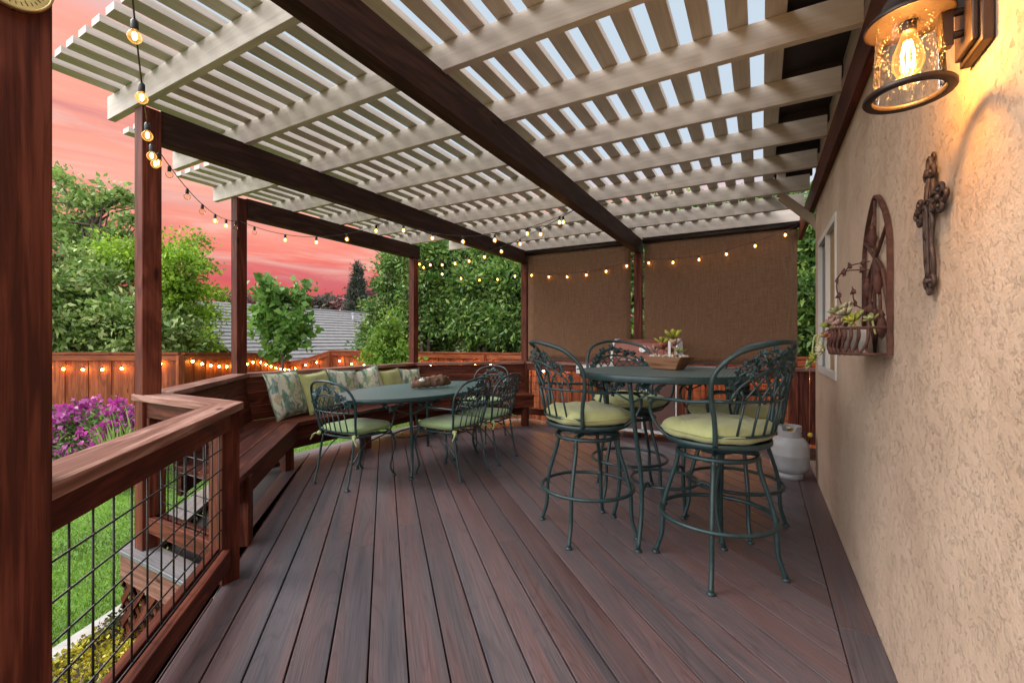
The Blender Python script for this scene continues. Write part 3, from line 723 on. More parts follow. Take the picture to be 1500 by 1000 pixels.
T0 = (-1.40, .50, 2.42); A1 = (-3.095, 1.29, 2.335); A2 = (P2[0]+.06, P2[1]-.03, 2.36)
Q1 = (P1[0], 3.25, 2.405); Q2 = (P5[0], 3.8, 2.405); A3 = (P3[0]+.06, P3[1]-.05, 2.38)
A4 = (P4[0], P4[1]-.065, 2.30); A5 = (P5[0], P5[1]-.07, 2.33); A6 = (.39, 5.95, 2.53)
string_light('string_lights', 'long string of warm globe bulbs looped under the pergola beams', 'string lights',
             [(Vector(T0), Vector(A1), .25), (Vector(A1), Vector(A2), .12), (Vector(A2), Vector(Q1), .16), (Vector(Q1), Vector(Q2), .20), (Vector(Q2), Vector(A3), .17),
              (Vector(A3), Vector(A4), .16), (Vector(A4), Vector(A5), .11), (Vector(A5), Vector(A6), .13)], .30, .0205, 'bulb_glow', dark=(7, 8, 9, 12, 13))

# ------------------------------------------------------------------ iron furniture
def leaf_star(b, c, x, y, n, s, lobes=5):
    """small lobed leaf at c in plane x,y with normal n"""
    vs = []; m = lobes*2
    for side in (1, -1):
        vs.append(c+n*(.006*side+.003))
        for k in range(m):
            a = 2*PI*k/m+.3; r = s*(1 if k % 2 == 0 else .62)
            vs.append(c+x*(r*math.cos(a))+y*(r*math.sin(a))+n*(.0015*side-.004*(k % 2)))
    f = []
    for k in range(m):
        f.append((0, 1+k, 1+(k+1) % m)); f.append((m+1, m+2+(k+1) % m, m+2+k)); f.append((1+k, m+2+k, m+2+(k+1) % m, 1+(k+1) % m))
    b.add(vs, f)
def back_parts(root, zs, wb, H, yb, tilt, curv, rad=.0085):
    def M(x, h): return Vector((x, yb-tilt*h+curv*x*x, zs+h))
    b = MB(); k = H/.485
    half = [(wb, 0), (wb*1.08, .12*k), (wb*1.2, .25*k), (wb*1.19, .35*k), (wb*.95, .435*k), (wb*.5, .474*k), (0, .485*k)]
    hoop = half+[(-x, h) for x, h in reversed(half[:-1])]
    b.tube(spline([M(x, h) for x, h in hoop], 6), rad, 8)
    hr = .05*k; ha = .215*k
    b.tube([M(wb*1.03*t/6, hr) for t in range(-6, 7)], rad*.65, 6)
    b.tube([M(wb*1.14*t/8, ha) for t in range(-8, 9)], rad*.65, 6)
    aw = wb*.92; arch = lambda x: ha+.155*k*math.sqrt(max(0, 1-(x/aw)**2))
    b.tube([M(aw*math.cos(PI*t/20), ha+.155*k*math.sin(PI*t/20)) for t in range(21)], rad*.65, 6)
    st = wb*1.7/6
    for i in range(6):
        x = -wb*.85+st*(i+.5)
        b.tube([M(x, hr), M(x, ha*.55), M(x, ha)], rad*.5, 6)
        for sg in (1, -1):
            pts = []
            for t in range(7):
                xx = x+sg*st*1.45*(t/6)**1.3; hh = ha+.15*k*(t/6)
                if abs(xx) < aw and hh < arch(xx)+.002: pts.append(M(xx, hh))
            if len(pts) > 2: b.tube(pts, rad*.45, 5)
    bo = b.build('backrest', 'iron', root)
    o = MB(); vine = []
    for t in range(25):
        a = PI*(0.09+.82*t/24); rr = 1+.05*math.sin(t*1.9)
        vine.append(M(wb*1.02*math.cos(a)*rr, ha+.205*k*math.sin(a)*rr))
    o.tube(vine, rad*.5, 5)
    for j, t in enumerate((1, 3, 6, 8, 11, 13, 16, 18, 21, 23)):
        c = vine[t]+Vector((random.uniform(-.01, .01), 0, random.uniform(-.012, .012)))
        nrm = Vector((random.uniform(-.3, .3), 1, random.uniform(-.3, .3))).normalized()
        xx = nrm.cross(Vector((0, 0, 1))).normalized(); a = random.uniform(0, 6.3); yy = nrm.cross(xx)
        leaf_star(o, c, xx*math.cos(a)+yy*math.sin(a), -xx*math.sin(a)+yy*math.cos(a), nrm, random.uniform(.032, .044))
    for t in (5, 10, 14, 19):
        for q_ in range(9):
            c = vine[t]+Vector((random.uniform(-.018, .018), random.uniform(-.006, .012), -.012+random.uniform(-.022, .018))); o.ball(c, .0085, 6, 4)
    o.build('leaf_ornament', 'iron', bo)
    return M, ha
def foot(b, p): b.lathe([(.0001, 0), (.02, 0), (.022, .006), (.016, .012), (.008, .018)], 12, (p[0], p[1], 0))
def cushion(w, d, h, e, name, mat, root, z, wr=.006, tufts=True):
    b = MB(); n, m = 48, 12; vs = []; ph = random.uniform(0, 6)
    for i in range(m+1):
        t = -PI/2+PI*i/m; rr = abs(math.cos(t))**.42; zz = math.copysign(abs(math.sin(t))**.75, math.sin(t))*h/2
        for k in range(n):
            a = 2*PI*k/n; ca, sa = math.cos(a), math.sin(a)
            sx = math.copysign(abs(ca)**(2/e), ca); sy = math.copysign(abs(sa)**(2/e), sa)
            x = w/2*rr*sx; y = d/2*rr*sy
            dz = wr*(math.sin(9*x/w*2+ph)+math.sin(11*y/d*2+ph*2+3*x))*(.6 if i > m/2 else .25)
            bulge = 1+.012*math.sin(7*a+ph)+.01*math.sin(13*a+2*ph)
            vs.append((x*bulge, y*bulge, z+h/2+zz+dz))
    f = [(i*n+k, i*n+(k+1) % n, (i+1)*n+(k+1) % n, (i+1)*n+k) for i in range(m) for k in range(n)]
    b.add(vs, f, smooth=True); o = b.build(name, mat, root)
    s = o.modifiers.new('sub', 'SUBSURF'); s.levels = 1; s.render_levels = 1
    pb = MB()
    pb.tube([(w/2*1.004*math.copysign(abs(math.cos(a))**(2/e), math.cos(a)), d/2*1.004*math.copysign(abs(math.sin(a))**(2/e), math.sin(a)), z+h*.52+.004*math.sin(5*a)) for a in [2*PI*k/60 for k in range(60)]], .004, 6, True)
    pb.build('piping', mat, o)
    return o

ch0 = thing('dining_chair', 'x', 'chair', group='iron dining chairs round the oval table')
ZS = .415
sq = []
for k in range(48):
    a = 2*PI*k/48; e = 4.0
    sq.append((.225*math.copysign(abs(math.cos(a))**(2/e), math.cos(a)), .225*math.copysign(abs(math.sin(a))**(2/e), math.sin(a)), ZS))
b = MB(); b.tube(sq, .009, 8, True)
for yy in (-.1, 0, .1): b.tube([(-.22, yy, ZS), (.22, yy, ZS)], .004, 6)
for xx in (-.1, 0, .1): b.tube([(xx, -.22, ZS+.003), (xx, .22, ZS+.003)], .004, 6)
b.build('seat_frame', 'iron', ch0)
cu = cushion(.455, .45, .085, 7, 'cushion', 'cushion_green', ch0, ZS+.008, .003)
for sx in (-1, 1):
    b = MB(); b.ball((sx*.215, -.225, ZS+.01), .02, 8, 6)
    for q_ in range(2):
        p = Vector((sx*.215, -.23, ZS+.01)); b.tube(spline([p, p+Vector((sx*.03, -.02-.01*q_, -.005)), p+Vector((sx*(.05+.02*q_), -.03, -.04-.02*q_))], 5), .005, 6)
    b.build('tie', 'tie_cloth', cu)
Mb, ha = back_parts(ch0, ZS, .212, .475, -.242, .25, .9, .0105)
for sx in (-1, 1):
    st = Mb(sx*.242, ha)
    b = MB(); b.tube(spline([st, (sx*.252, -.12, ZS+.215), (sx*.262, .04, ZS+.215), (sx*.258, .15, ZS+.20), (sx*.25, .195, ZS+.15), (sx*.238, .185, ZS+.06), (sx*.225, .16, ZS)], 6), .008, 8)
    b.tube(spline([(sx*.262, .04, ZS+.217), (sx*.285, .13, ZS+.215), (sx*.265, .19, ZS+.21), (sx*.24, .15, ZS+.205)], 5), .005, 6)
    b.build('armrest', 'iron', ch0)
    b = MB(); b.tube(spline([(sx*.19, -.205, ZS), (sx*.198, -.225, .28), (sx*.20, -.255, .12), (sx*.203, -.285, .012)], 6), .0095, 8); foot(b, (sx*.203, -.285)); b.build('leg', 'iron', ch0)
    b = MB(); b.tube(spline([(sx*.205, .195, ZS), (sx*.222, .235, .30), (sx*.205, .215, .17), (sx*.198, .205, .08), (sx*.208, .235, .012)], 6), .0095, 8); foot(b, (sx*.208, .235)); b.build('leg', 'iron', ch0)
    b = MB(); b.tube(spline([(sx*.199, -.24, .19), (sx*.19, -.1, .33), (sx*.19, .05, .37), (sx*.2, .14, .39), (sx*.21, .2, .40)], 6), .006, 6); b.build('stretcher', 'iron', ch0)
chairs = [((-3.13, 2.80), 0, 'iron dining chair at the near end of the oval table, nearest the bench pillows'),
          ((-2.53, 3.36), PI/2, 'iron dining chair on the open long side, nearer of its two'),
          ((-2.53, 3.94), PI/2, 'iron dining chair on the open long side, farther of its two'),
          ((-3.08, 4.72), PI, 'iron dining chair at the far end of the oval table facing the camera')]
for i, ((x, y), rz, lab) in enumerate(chairs):
    if i == 0: ch0.location = (x, y, 0); ch0.rotation_euler = (0, 0, rz); ch0['label'] = lab
    else: dup(ch0, (x, y, 0), rz+random.uniform(-.06, .06), lab)

bs0 = thing('bar_stool', 'x', 'bar stool', group='swivel bar stools round the high table')
ZS = .69
b = MB(); b.lathe([(.0001, ZS-.012), (.25, ZS-.012), (.266, ZS-.004), (.266, ZS+.018), (.259, ZS+.02), (.25, ZS+.004), (.0001, ZS+.004)], 40); b.build('seat_pan', 'iron', bs0)
cushion(.525, .505, .105, 3.0, 'cushion', 'cushion_lime', bs0, ZS+.006, .011)
Mb, ha = back_parts(bs0, ZS+.01, .243, .515, -.262, .22, 1.9, .0120)
for sx in (-1, 1):
    st = Mb(sx*.277, ha)
    b = MB(); b.tube(spline([st, (sx*.287, -.05, ZS+.225), (sx*.285, .10, ZS+.222), (sx*.27, .20, ZS+.205), (sx*.258, .235, ZS+.15), (sx*.24, .20, ZS+.06), (sx*.215, .13, ZS+.0)], 6), .009, 8)
    b.tube(spline([(sx*.275, .08, ZS+.224), (sx*.30, .17, ZS+.222), (sx*.275, .235, ZS+.215), (sx*.25, .19, ZS+.21)], 5), .0055, 6)
    b.build('armrest', 'iron', bs0)
b = MB(); b.tube(ring((0, 0, .615), .20, 44), .0125, 8, True); b.tube([(-.2, 0, .63), (.2, 0, .63)], .012, 8); b.tube([(0, -.2, .63), (0, .2, .63)], .012, 8)
b.lathe([(.0001, .625), (.09, .625), (.10, .64), (.10, .672), (.0001, .675)], 24); b.build('swivel_ring', 'iron', bs0)
for k in range(4):
    a = PI/2*k; ca, sa = math.cos(a), math.sin(a)
    prof = [(.20, .612), (.207, .54), (.25, .40), (.278, .29), (.283, .20), (.288, .12), (.305, .06), (.322, .012)]
    b = MB(); b.tube(spline([(r*ca, r*sa, z) for r, z in prof], 4), .0125, 8); foot(b, (.322*ca, .322*sa)); b.build('leg', 'iron', bs0)
b = MB(); b.tube(ring((0, 0, .285), .292, 56), .0115, 8, True); b.build('footrest', 'iron', bs0)
TB = (-.54, 2.97)
stools = [((-.985, 2.775), 0, 'bar stool at left of the high table, nearest the dining set', 0.0),
          ((-.21, 2.667), 0, 'nearest bar stool, its iron back towards the camera, beside the stucco wall', 0.0),
          ((-.93, 3.61), 0, 'bar stool on the far side of the high table in front of the grill lid', -.38),
          ((-.16, 3.36), 0, 'bar stool behind the nearest one, closest to the gas cylinder', .33)]
for i, ((x, y), rz, lab, legrot) in enumerate(stools):
    f = Vector((TB[0]-x, TB[1]-y, 0)); rz = math.atan2(-f.x, f.y)+math.radians((22, 14, 4, -4)[i])
    if i == 0: o = bs0; o.location = (x, y, 0); o.rotation_euler = (0, 0, rz); o['label'] = lab
    else: o = dup(bs0, (x, y, 0), rz, lab)
    for c in [c for c in bpy.data.objects if c.parent == o and (c.name.startswith('leg') or c.name.startswith('footrest') or c.name.startswith('swivel'))]:
        c.rotation_euler = (0, 0, -rz+legrot)

def apron_ornament(b, path, n):
    """vine of leaves and grapes hanging along path"""
    b.tube(path, .004, 5)
    for i in range(n):
        t = (i+.5)/n*(len(path)-1); c = Vector(path[int(t)])
        nrm = Vector((random.uniform(-.5, .5), random.uniform(-1, 1), random.uniform(-.3, .3))).normalized(); xx = nrm.orthogonal().normalized(); yy = nrm.cross(xx)
        leaf_star(b, c+Vector((0, 0, random.uniform(-.02, .01))), xx, yy, nrm, random.uniform(.024, .034))
        for q_ in range(4): b.ball(c+Vector((random.uniform(-.02, .02), random.uniform(-.02, .02), random.uniform(-.04, -.01))), .008, 6, 4)
def oval_table(name, label, c, rx, ry, zt, feet_r, prof, legang, ringz, ringr):
    t = thing(name, label, 'table', (c[0], c[1], 0))
    n = 72; b = MB()
    rim = [(rx*math.cos(2*PI*k/n), ry*math.sin(2*PI*k/n)) for k in range(n)]
    b.prism([(x*.985, y*.985) for x, y in rim], zt-.008, zt-.002); b.build('tabletop', 'perforated', t)
    b = MB(); pr = [(0.985, zt-.006), (1.0, zt), (1.006, zt-.006), (1.006, zt-.034), (1.0, zt-.04), (.99, zt-.036)]
    vs = [(x*f, y*f, z) for f, z in pr for x, y in rim]; m = len(pr)
    b.add(vs, [(i*n+k, i*n+(k+1) % n, ((i+1) % m)*n+(k+1) % n, ((i+1) % m)*n+k) for i in range(m) for k in range(n)], smooth=True); b.build('rim', 'iron', t)
    legs = []
    for a in legang:
        ca, sa = math.cos(a), math.sin(a)
        b = MB(); pts = [(r*rx*ca, r*ry*sa, z) for r, z in prof]; b.tube(spline(pts, 6), .0135, 8); foot(b, pts[-1]); b.build('leg', 'iron', t); legs.append(pts)
        orn = MB()
        for sg in (1, -1):      # curved bracket from leg to top
            a2 = a+sg*.42
            orn.tube(spline([(prof[1][0]*rx*ca, prof[1][0]*ry*sa, zt-.16), (.86*rx*math.cos(a+sg*.16), .86*ry*math.sin(a+sg*.16), zt-.12), (.88*rx*math.cos(a2), .88*ry*math.sin(a2), zt-.045)], 5), .006, 6)
            apron_ornament(orn, [(.87*rx*math.cos(a+sg*(.08+.3*i/8)), .87*ry*math.sin(a+sg*(.08+.3*i/8)), zt-.07+.02*math.sin(i)) for i in range(9)], 4)
        orn.build('vine_apron', 'iron', t)

    b = MB(); b.tube(ring((0, 0, ringz), ringr*rx, 40, ringr*ry), .009, 8, True)
    for pts in legs:
        sp = spline(pts, 6); p = min(sp, key=lambda q_: abs(q_[2]-ringz)); d = Vector((p[0], p[1], 0)); 
        ex = (Vector((p[0]/rx, p[1]/ry, 0))); ex.normalize()
        b.tube(spline([p, (p[0]*.8, p[1]*.8, ringz+.03), (ex.x*ringr*rx, ex.y*ringr*ry, ringz)], 5), .009, 8)
    b.build('stretcher', 'iron', t)
    return t
oval_table('dining_table', 'oval dark green iron dining table with perforated top', (-3.03, 3.53), .56, .95, .735, .7,
           [(.86, .695), (.84, .55), (.78, .30), (.76, .15), (.82, .012)], [math.radians(a) for a in (-42, 42, 138, 222)], .30, .35)
oval_table('bar_table', 'high round dark green iron bar table with perforated top', TB, .53, .53, 1.03, .36,
           [(.88, .99), (.80, .80), (.62, .45), (.60, .22), (.68, .012)], [math.radians(a) for a in (-103, -13, 77, 167)], .34, .38)

# ------------------------------------------------------------------ pillows on the bench
def pillow(name, label, mat, loc, size, rz, lean, roll=0, thick=.15):
    b = MB(); n = 18; vs = []; f = []
    for sgn in (1, -1):
        for i in range(n+1):
            for j in range(n+1):
                u = -1+2*i/n; v = -1+2*j/n
                k = ((1-u*u)*(1-v*v)); th = thick/2*(k**.42)
                pin = 1-.09*(1-abs(v)**3)*abs(u)**2
                pin2 = 1-.09*(1-abs(u)**3)*abs(v)**2
                wob = .006*math.sin(5*u+3*v+loc[1]*7)
                vs.append((u*size/2*pin, sgn*th+wob*(k**.3), v*size/2*pin2+size/2))
    o_ = (n+1)*(n+1)
    for i in range(n):
        for j in range(n):
            a = i*(n+1)+j; f.append((a, a+n+1, a+n+2, a+1)); a += o_; f.append((a+1, a+n+2, a+n+1, a))
    b.add(vs, f, smooth=True)
    t = b.build(name, mat); tag(t, label, 'pillow', 'throw pillows leaning on the bench back')
    t.location = loc; t.rotation_euler = (lean, roll, rz)
    pb = MB(); prm = []
    for (u0, v0, u1, v1) in ((-1, -1, 1, -1), (1, -1, 1, 1), (1, 1, -1, 1), (-1, 1, -1, -1)):
        for k in range(8):
            u = u0+(u1-u0)*k/8; v = v0+(v1-v0)*k/8
            prm.append((u*size/2*(1-.09*(1-abs(v)**3)*u*u), 0, v*size/2*(1-.09*(1-abs(u)**3)*v*v)+size/2))
    pb.tube(prm, .005, 6, True); pb.build('piping', mat, t)
    return t
# section along X=-4.40: pillows face +X.  local -Y is the back; rz turns local +Y to +X
bw = -4.265
spec = [('leafprint', 2.62, .46, -PI/2+.55, 'large leaf-print pillow nearest the camera on the bench'),
        ('pillow_green', 3.24, .45, -PI/2+.30, 'plain green pillow beside the large leaf-print pillow'),
        ('leafprint', 3.60, .45, -PI/2+.1, 'leaf-print pillow third along the bench, between plain green and tilted ones'),
        ('leafprint', 3.98, .44, -PI/2-.25, 'leaf-print pillow tipped onto its corner in the middle of the row'),
        ('pillow_green', 4.36, .41, -PI/2+.05, 'plain green pillow near the far bench corner'),
        ('leafprint', 4.70, .40, -PI/2-.1, 'small leaf-print pillow at the far end of the row')]
for i, (m, y, s, rz, lab) in enumerate(spec):
    dx = .13 if i == 0 else .07
    if i == 0:
        pillow('throw_pillow', lab, m, (-4.10, 2.86, .455), s+.02, -PI/2+.30, .30, .03)
    else:
        pillow('throw_pillow', lab, m, (bw+dx+(.06 if i == 1 else .02), y, .452+(.01 if i == 3 else 0)), s, rz, .27, (0, .05, -.06, .22, .05, -.04)[i])

# ------------------------------------------------------------------ rosettes for planters
def rosette(b, c, r, n, rise=.5, up=Vector((0, 0, 1)), wid=.42):
    up = up.normalized(); x0 = up.orthogonal().normalized(); y0 = up.cross(x0)
    for k in range(n):
        a = k*2.39996; t = (k+.5)/n; ln = r*(.45+.55*t); el = (1-t)*1.2+rise*.45
        d = (x0*math.cos(a)+y0*math.sin(a)); dr = (d*math.cos(el)+up*math.sin(el)).normalized(); sd = dr.cross(up)
        sd = sd.normalized() if sd.length > 1e-4 else x0; nn = sd.cross(dr).normalized(); w = ln*wid/2; th = ln*.09
        c = Vector(c); tip = c+dr*ln+up*(.1*ln); m1 = c+dr*ln*.45; m2 = c+dr*ln*.78+up*.03*ln
        vs = [c-sd*w*.35-nn*th*.3, c+sd*w*.35-nn*th*.3, m1+sd*w*.85+nn*th, m1-sd*w*.85+nn*th, m2+sd*w+nn*th, m2-sd*w+nn*th, tip, m1-nn*th, m2-nn*th]
        b.add(vs, [(0, 1, 2, 3), (3, 2, 4, 5), (5, 4, 6), (1, 0, 7), (0, 3, 7), (2, 1, 7), (3, 5, 8, 7), (4, 2, 7, 8), (6, 4, 8), (5, 6, 8)], smooth=True)
def stem(b, pts, r): b.tube(spline(pts, 5), r, 6)

# wooden bowl of succulents on the bar table
t = thing('succulent_bowl', 'tapered wooden bowl of colourful succulents on the high round table', 'planter', (-.545, 3.14, 1.03), math.radians(-22))
b = MB()
lo, hi, zt = (.085, .055), (.145, .095), .085
def rect(hx, hy, z): return [(-hx, -hy, z), (hx, -hy, z), (hx, hy, z), (-hx, hy, z)]
vs = rect(*lo, 0)+rect(*hi, zt)+rect(hi[0]-.012, hi[1]-.012, zt)+rect(lo[0], lo[1], .03)
f = [(3, 2, 1, 0)]
for a in (0, 4, 8): f += [(a+i, a+(i+1) % 4, a+4+(i+1) % 4, a+4+i) for i in range(4)]
f.append((12, 13, 14, 15)); b.add(vs, f); b.build('bowl', 'bowlwood', t, bevel=.004)
b = MB()
for k in range(70): b.ball((random.uniform(-.12, .12), random.uniform(-.07, .07), .075+random.uniform(0, .018)), random.uniform(.007, .016), 6, 5, (1, .8, .7))
b.build('pebbles', 'pebble', t)
for (x, y, h, r, n, m, w) in ((.045, 0, .165, .075, 13, 'succ_lime', .45), (-.055, .02, .125, .06, 11, 'succ_lime', .4), (-.03, -.02, .085, .06, 10, 'succ_red', .6), (-.10, 0, .06, .06, 12, 'succ_pink', .45), (.075, .01, .06, .045, 14, 'succ_green', .5), (.06, -.02, .11, .06, 8, 'succ_pink', .55), (.0, .03, .06, .05, 10, 'succ_pink', .4)):
    b = MB(); stem(b, [(x, y, .06), (x+.005, y, .06+h*.5), (x, y, .055+h)], .005); rosette(b, (x, y, .055+h*.9), r*1.3, n, .9, wid=w); b.build('succulent', m, t)
b = MB(); b.box(.018, .036, -.03, -.026, .08, .19); b.build('plant_tag', 'white_frame', t)

# driftwood planter on the dining table
t = thing('driftwood_planter', 'hollow driftwood log with small succulents on the oval dining table', 'planter', (-2.98, 3.62, .735), math.radians(62))
b = MB()
pts = spline([(-.20, .02, .035), (-.12, 0, .05), (0, .01, .06), (.10, -.01, .075), (.17, .02, .06), (.235, .03, .045)], 5)
rad = [.02+.04*math.sin(PI*(i+1.5)/(len(pts)+2))*(1+.25*math.sin(i*1.7)) for i in range(len(pts))]
rad = [min(r_, p.z-.002) if hasattr(p, 'z') else r_ for r_, p in zip(rad, pts)]
b.tube(pts, rad, 10)
for q_ in range(7):
    s_ = pts[random.randrange(3, len(pts)-3)]; d = Vector((random.uniform(-.4, .4), random.uniform(-1, 1), random.uniform(.1, .6))).normalized()
    b.tube(spline([s_, s_+d*.05, s_+d*.085+Vector((.02, 0, .0))], 4), [.022]*4+[.018]*4+[.008], 7)
b.build('log', 'driftwood', t)
for (x, m, r) in ((-.09, 'succ_pale', .04), (-.03, 'succ_pink', .045), (.02, 'succ_red', .045), (.07, 'succ_pink', .04), (.0, 'succ_green', .04)):
    b = MB(); rosette(b, (x, random.uniform(-.02, .02), .09), r, 14, .8); b.build('succulent', m, t)
b = MB(); b.ball((-.10, -.03, .085), .03, 8, 6, (1.2, .7, .6)); b.build('stone', 'dial_white', t)

# ------------------------------------------------------------------ grill
g = thing('gas_grill', 'brown gas grill with rounded copper lid and silver side shelves', 'grill', (-1.27, 5.62, 0))
b = MB(); b.box(-.39, .39, -.02, .46, .10, .80); b.build('cabinet', 'cabinet_brown', g, bevel=.006)
for s in (-1, 1):
    b = MB(); b.box(.003 if s > 0 else -.375, .375 if s > 0 else -.003, -.038, -.021, .135, .76); d = b.build('door', 'cabinet_brown', g, bevel=.004)
    b = MB(); b.tube([(s*.05, -.06, .5), (s*.05, -.06, .7)], .008, 8); b.build('handle', 'silver', d)
b = MB(); b.box(-.012, .012, -.046, -.039, .11, .78); b.box(-.4, .4, -.046, -.022, .095, .132); b.box(.382, .40, -.046, -.022, .133, .78); b.build('trim', 'silver', g)
b = MB(); b.box(-.41, .41, -.06, .46, .80, .90); b.build('control_panel', 'dull_silver', g, bevel=.006)
for k in range(4):
    b = MB(); b.lathe([(.024, 0), (.024, .02), (.016, .03), (.0001, .03)], 16, (-.27+k*.18, -.061, .85), Matrix.Rotation(PI/2, 3, 'X')); b.build('knob', 'black_metal', g)
prof = [(-.04, .905), (-.05, 1.0), (-.02, 1.10), (.05, 1.19), (.15, 1.235), (.28, 1.24), (.40, 1.20), (.44, 1.05), (.44, .905)]
b = MB(); vs = [(sx*.37, y, z) for sx in (-1, 1) for y, z in prof]; n = len(prof)
b.add(vs, [tuple(reversed(range(n))), tuple(range(n, 2*n))]+[(i, (i+1) % n, (i+1) % n+n, i+n) for i in range(n)])
lid = b.build('lid', 'copper_paint', g, bevel=.012)
for sx in (-1, 1):
    b = MB(); x0 = .371 if sx > 0 else -.401; prx = [(y*1.02-.005, z+.008) for y, z in prof]
    vs = [(x0+dx, y, z) for dx in (0, .03) for y, z in prx]; b.add(vs, [tuple(reversed(range(n))), tuple(range(n, 2*n))]+[(i, (i+1) % n, (i+1) % n+n, i+n) for i in range(n)])
    b.build('end_cap', 'dull_silver', lid, bevel=.004)
b = MB(); b.lathe([(.045, -.01), (.045, .012), (.038, .016), (.036, .014), (.0001, .014)], 24, (0.0, -.028, 1.115), Matrix.Rotation(math.radians(65), 3, 'X')); b.build('thermometer', 'dial_white', lid)
b = MB(); b.tube([(-.30, -.10, .985), (.30, -.10, .985)], .011, 10)
for sx in (-1, 1): b.tube([(sx*.28, -.10, .985), (sx*.28, -.045, .985)], .009, 8)
b.build('lid_handle', 'silver', lid)
for sx in (-1, 1):
    x0, x1 = (.412, .86) if sx > 0 else (-.86, -.412)
    b = MB(); b.box(x0, x1, -.04, .44, .87, .895); b.box(x0, x1, -.06, -.041, .79, .895); sh = b.build('side_shelf', 'dull_silver', g, bevel=.004)
    b = MB(); b.tube([(x0+.02, -.085, .85), (x1-.02, -.085, .85)], .008, 8)
    for xx in (x0+.05, x1-.05): b.tube([(xx, -.085, .85), (xx, -.06, .85)], .006, 6)
    b.build('towel_rail', 'black_metal', sh)
for sx in (-1, 1):
    for yy in (.03, .40):
        b = MB(); b.lathe([(.035, -.012), (.038, -.006), (.038, .006), (.035, .012)], 16, (sx*.34, yy, .039), Matrix.Rotation(PI/2, 3, 'Y')); b.box(sx*.34-.02, sx*.34+.02, yy-.02, yy+.02, .06, .1); b.build('caster', 'black_metal', g)

# gas cylinder
t = thing('gas_cylinder', 'light grey propane gas cylinder on the deck against the stucco wall', 'gas cylinder', (.225, 4.72, 0), math.radians(20))
b = MB()
b.lathe([(.0001, .035), (.07, .037), (.115, .055), (.142, .085), (.152, .12), (.154, .20), (.1555, .204), (.1555, .212), (.154, .216), (.152, .285), (.142, .32), (.118, .35), (.075, .372), (.0001, .38)], 40); b.build('tank', 'grey_paint', t)
b = MB(); b.lathe([(.098, 0), (.105, 0), (.105, .05), (.098, .05), (.098, 0)], 32, caps=False); b.build('foot_ring', 'grey_paint', t)
b = MB(); n = 40; vs = []; f = []; zl = []
for k in range(n):
    a = 2*PI*k/n; cut = (abs(((a-4.2+PI) % (2*PI))-PI) < .55); zl.append(.42 if cut else .462)
for rr in (.088, .093):
    for k in range(n): a = 2*PI*k/n; vs += [(rr*math.cos(a), rr*math.sin(a), .362), (rr*math.cos(a), rr*math.sin(a), zl[k])]
for k in range(n):
    j = (k+1) % n; A = 2*k; B = 2*j; C = 2*n
    f += [(A, A+1, B+1, B), (C+A, C+B, C+B+1, C+A+1), (A+1, C+A+1, C+B+1, B+1), (A, B, C+B, C+A)]
b.add(vs, f); b.build('collar', 'grey_paint', t)
b = MB(); b.lathe([(.02, .375), (.022, .40), (.014, .41), (.014, .43), (.028, .432), (.03, .445), (.0001, .45)], 12); b.tube([(0, 0, .405), (.06, -.05, .405)], .014, 10); b.build('valve', 'brass', t)
b = MB(); b.tube(spline([(.06, -.05, .405), (.14, -.07, .41), (.17, .0, .36), (.175, .08, .2), (.15, .12, .06)], 6), .007, 8); b.build('hose', 'black_metal', t)
b = MB(); b.ball((.135, -.075, .395), .022, 8, 6); b.build('hose_nut', 'plastic_yellow', t)
b = MB(); b.ball((.165, -.045, .385), .022, 8, 6); b.build('regulator', 'plastic_blue', t)

# ------------------------------------------------------------------ wall lantern
t = thing('wall_lantern', 'lit bronze wall lantern with seeded glass on the stucco wall', 'lantern', (WX, 1.37, 1.93))
b = MB(); b.box(-.022, -.001, -.062, .062, -.075, .17); b.box(-.034, -.0221, -.05, .05, -.063, .158); b.build('backplate', 'bronze', t, bevel=.003)
lx, ly = -.128, 0
b = MB(); b.bar((-.062, 0, -.045), (-.062, 0, .06), .022, .022, up=(0, 1, 0)); b.tube(spline([(-.062, 0, .06), (-.068, 0, .085), (-.085, 0, .095), (lx, 0, .095)], 6), .011, 10); b.tube([(-.034, 0, -.02), (-.06, 0, -.02)], .009, 8); b.tube([(-.034, 0, .03), (-.06, 0, .03)], .009, 8); b.build('bracket', 'bronze', t, bevel=.002)
b = MB(); b.lathe([(.077, .035), (.082, .033), (.083, .038), (.072, .052), (.052, .066), (.047, .085), (.040, .098), (.014, .108), (.010, .125), (.0001, .128)], 40, (lx, ly, 0)); 
b.lathe([(.0001, .062), (.045, .060), (.070, .048), (.077, .036)], 40, (lx, ly, 0)); b.build('cap', 'bronze', t)
b = MB(); b.lathe([(.067, -.136), (.083, -.138), (.0855, -.135), (.0855, -.128), (.083, -.125), (.067, -.126), (.0655, -.131), (.067, -.136)], 48, (lx, ly, 0), caps=False); b.build('bottom_ring', 'bronze', t)
b = MB(); b.lathe([(.0665, -.124), (.064, -.06), (.0605, 0.0), (.056, .045)], 48, (lx, ly, 0), caps=False); b.build('glass_shade', 'clear_glass', t)
b = MB(); b.lathe([(.014, .012), (.016, .015), (.016, .05), (.012, .055)], 16, (lx, ly, 0)); b.build('socket', 'bronze', t)
b = MB(); b.lathe([(.0001, -.094), (.011, -.092), (.023, -.082), (.030, -.064), (.030, -.048), (.025, -.024), (.016, .0), (.013, .012)], 24, (lx, ly, 0), caps=False); bu = b.build('bulb', 'lit_bulb_glass', t)
b = MB()
for k in range(6):
    a = k*PI/3; b.tube([(lx+.006*math.cos(a), .006*math.sin(a), -.008), (lx+.013*math.cos(a+.3), .013*math.sin(a+.3), -.040), (lx+.010*math.cos(a+.5), .010*math.sin(a+.5), -.074)], .0022, 5)
b.build('filament', 'filament', bu)
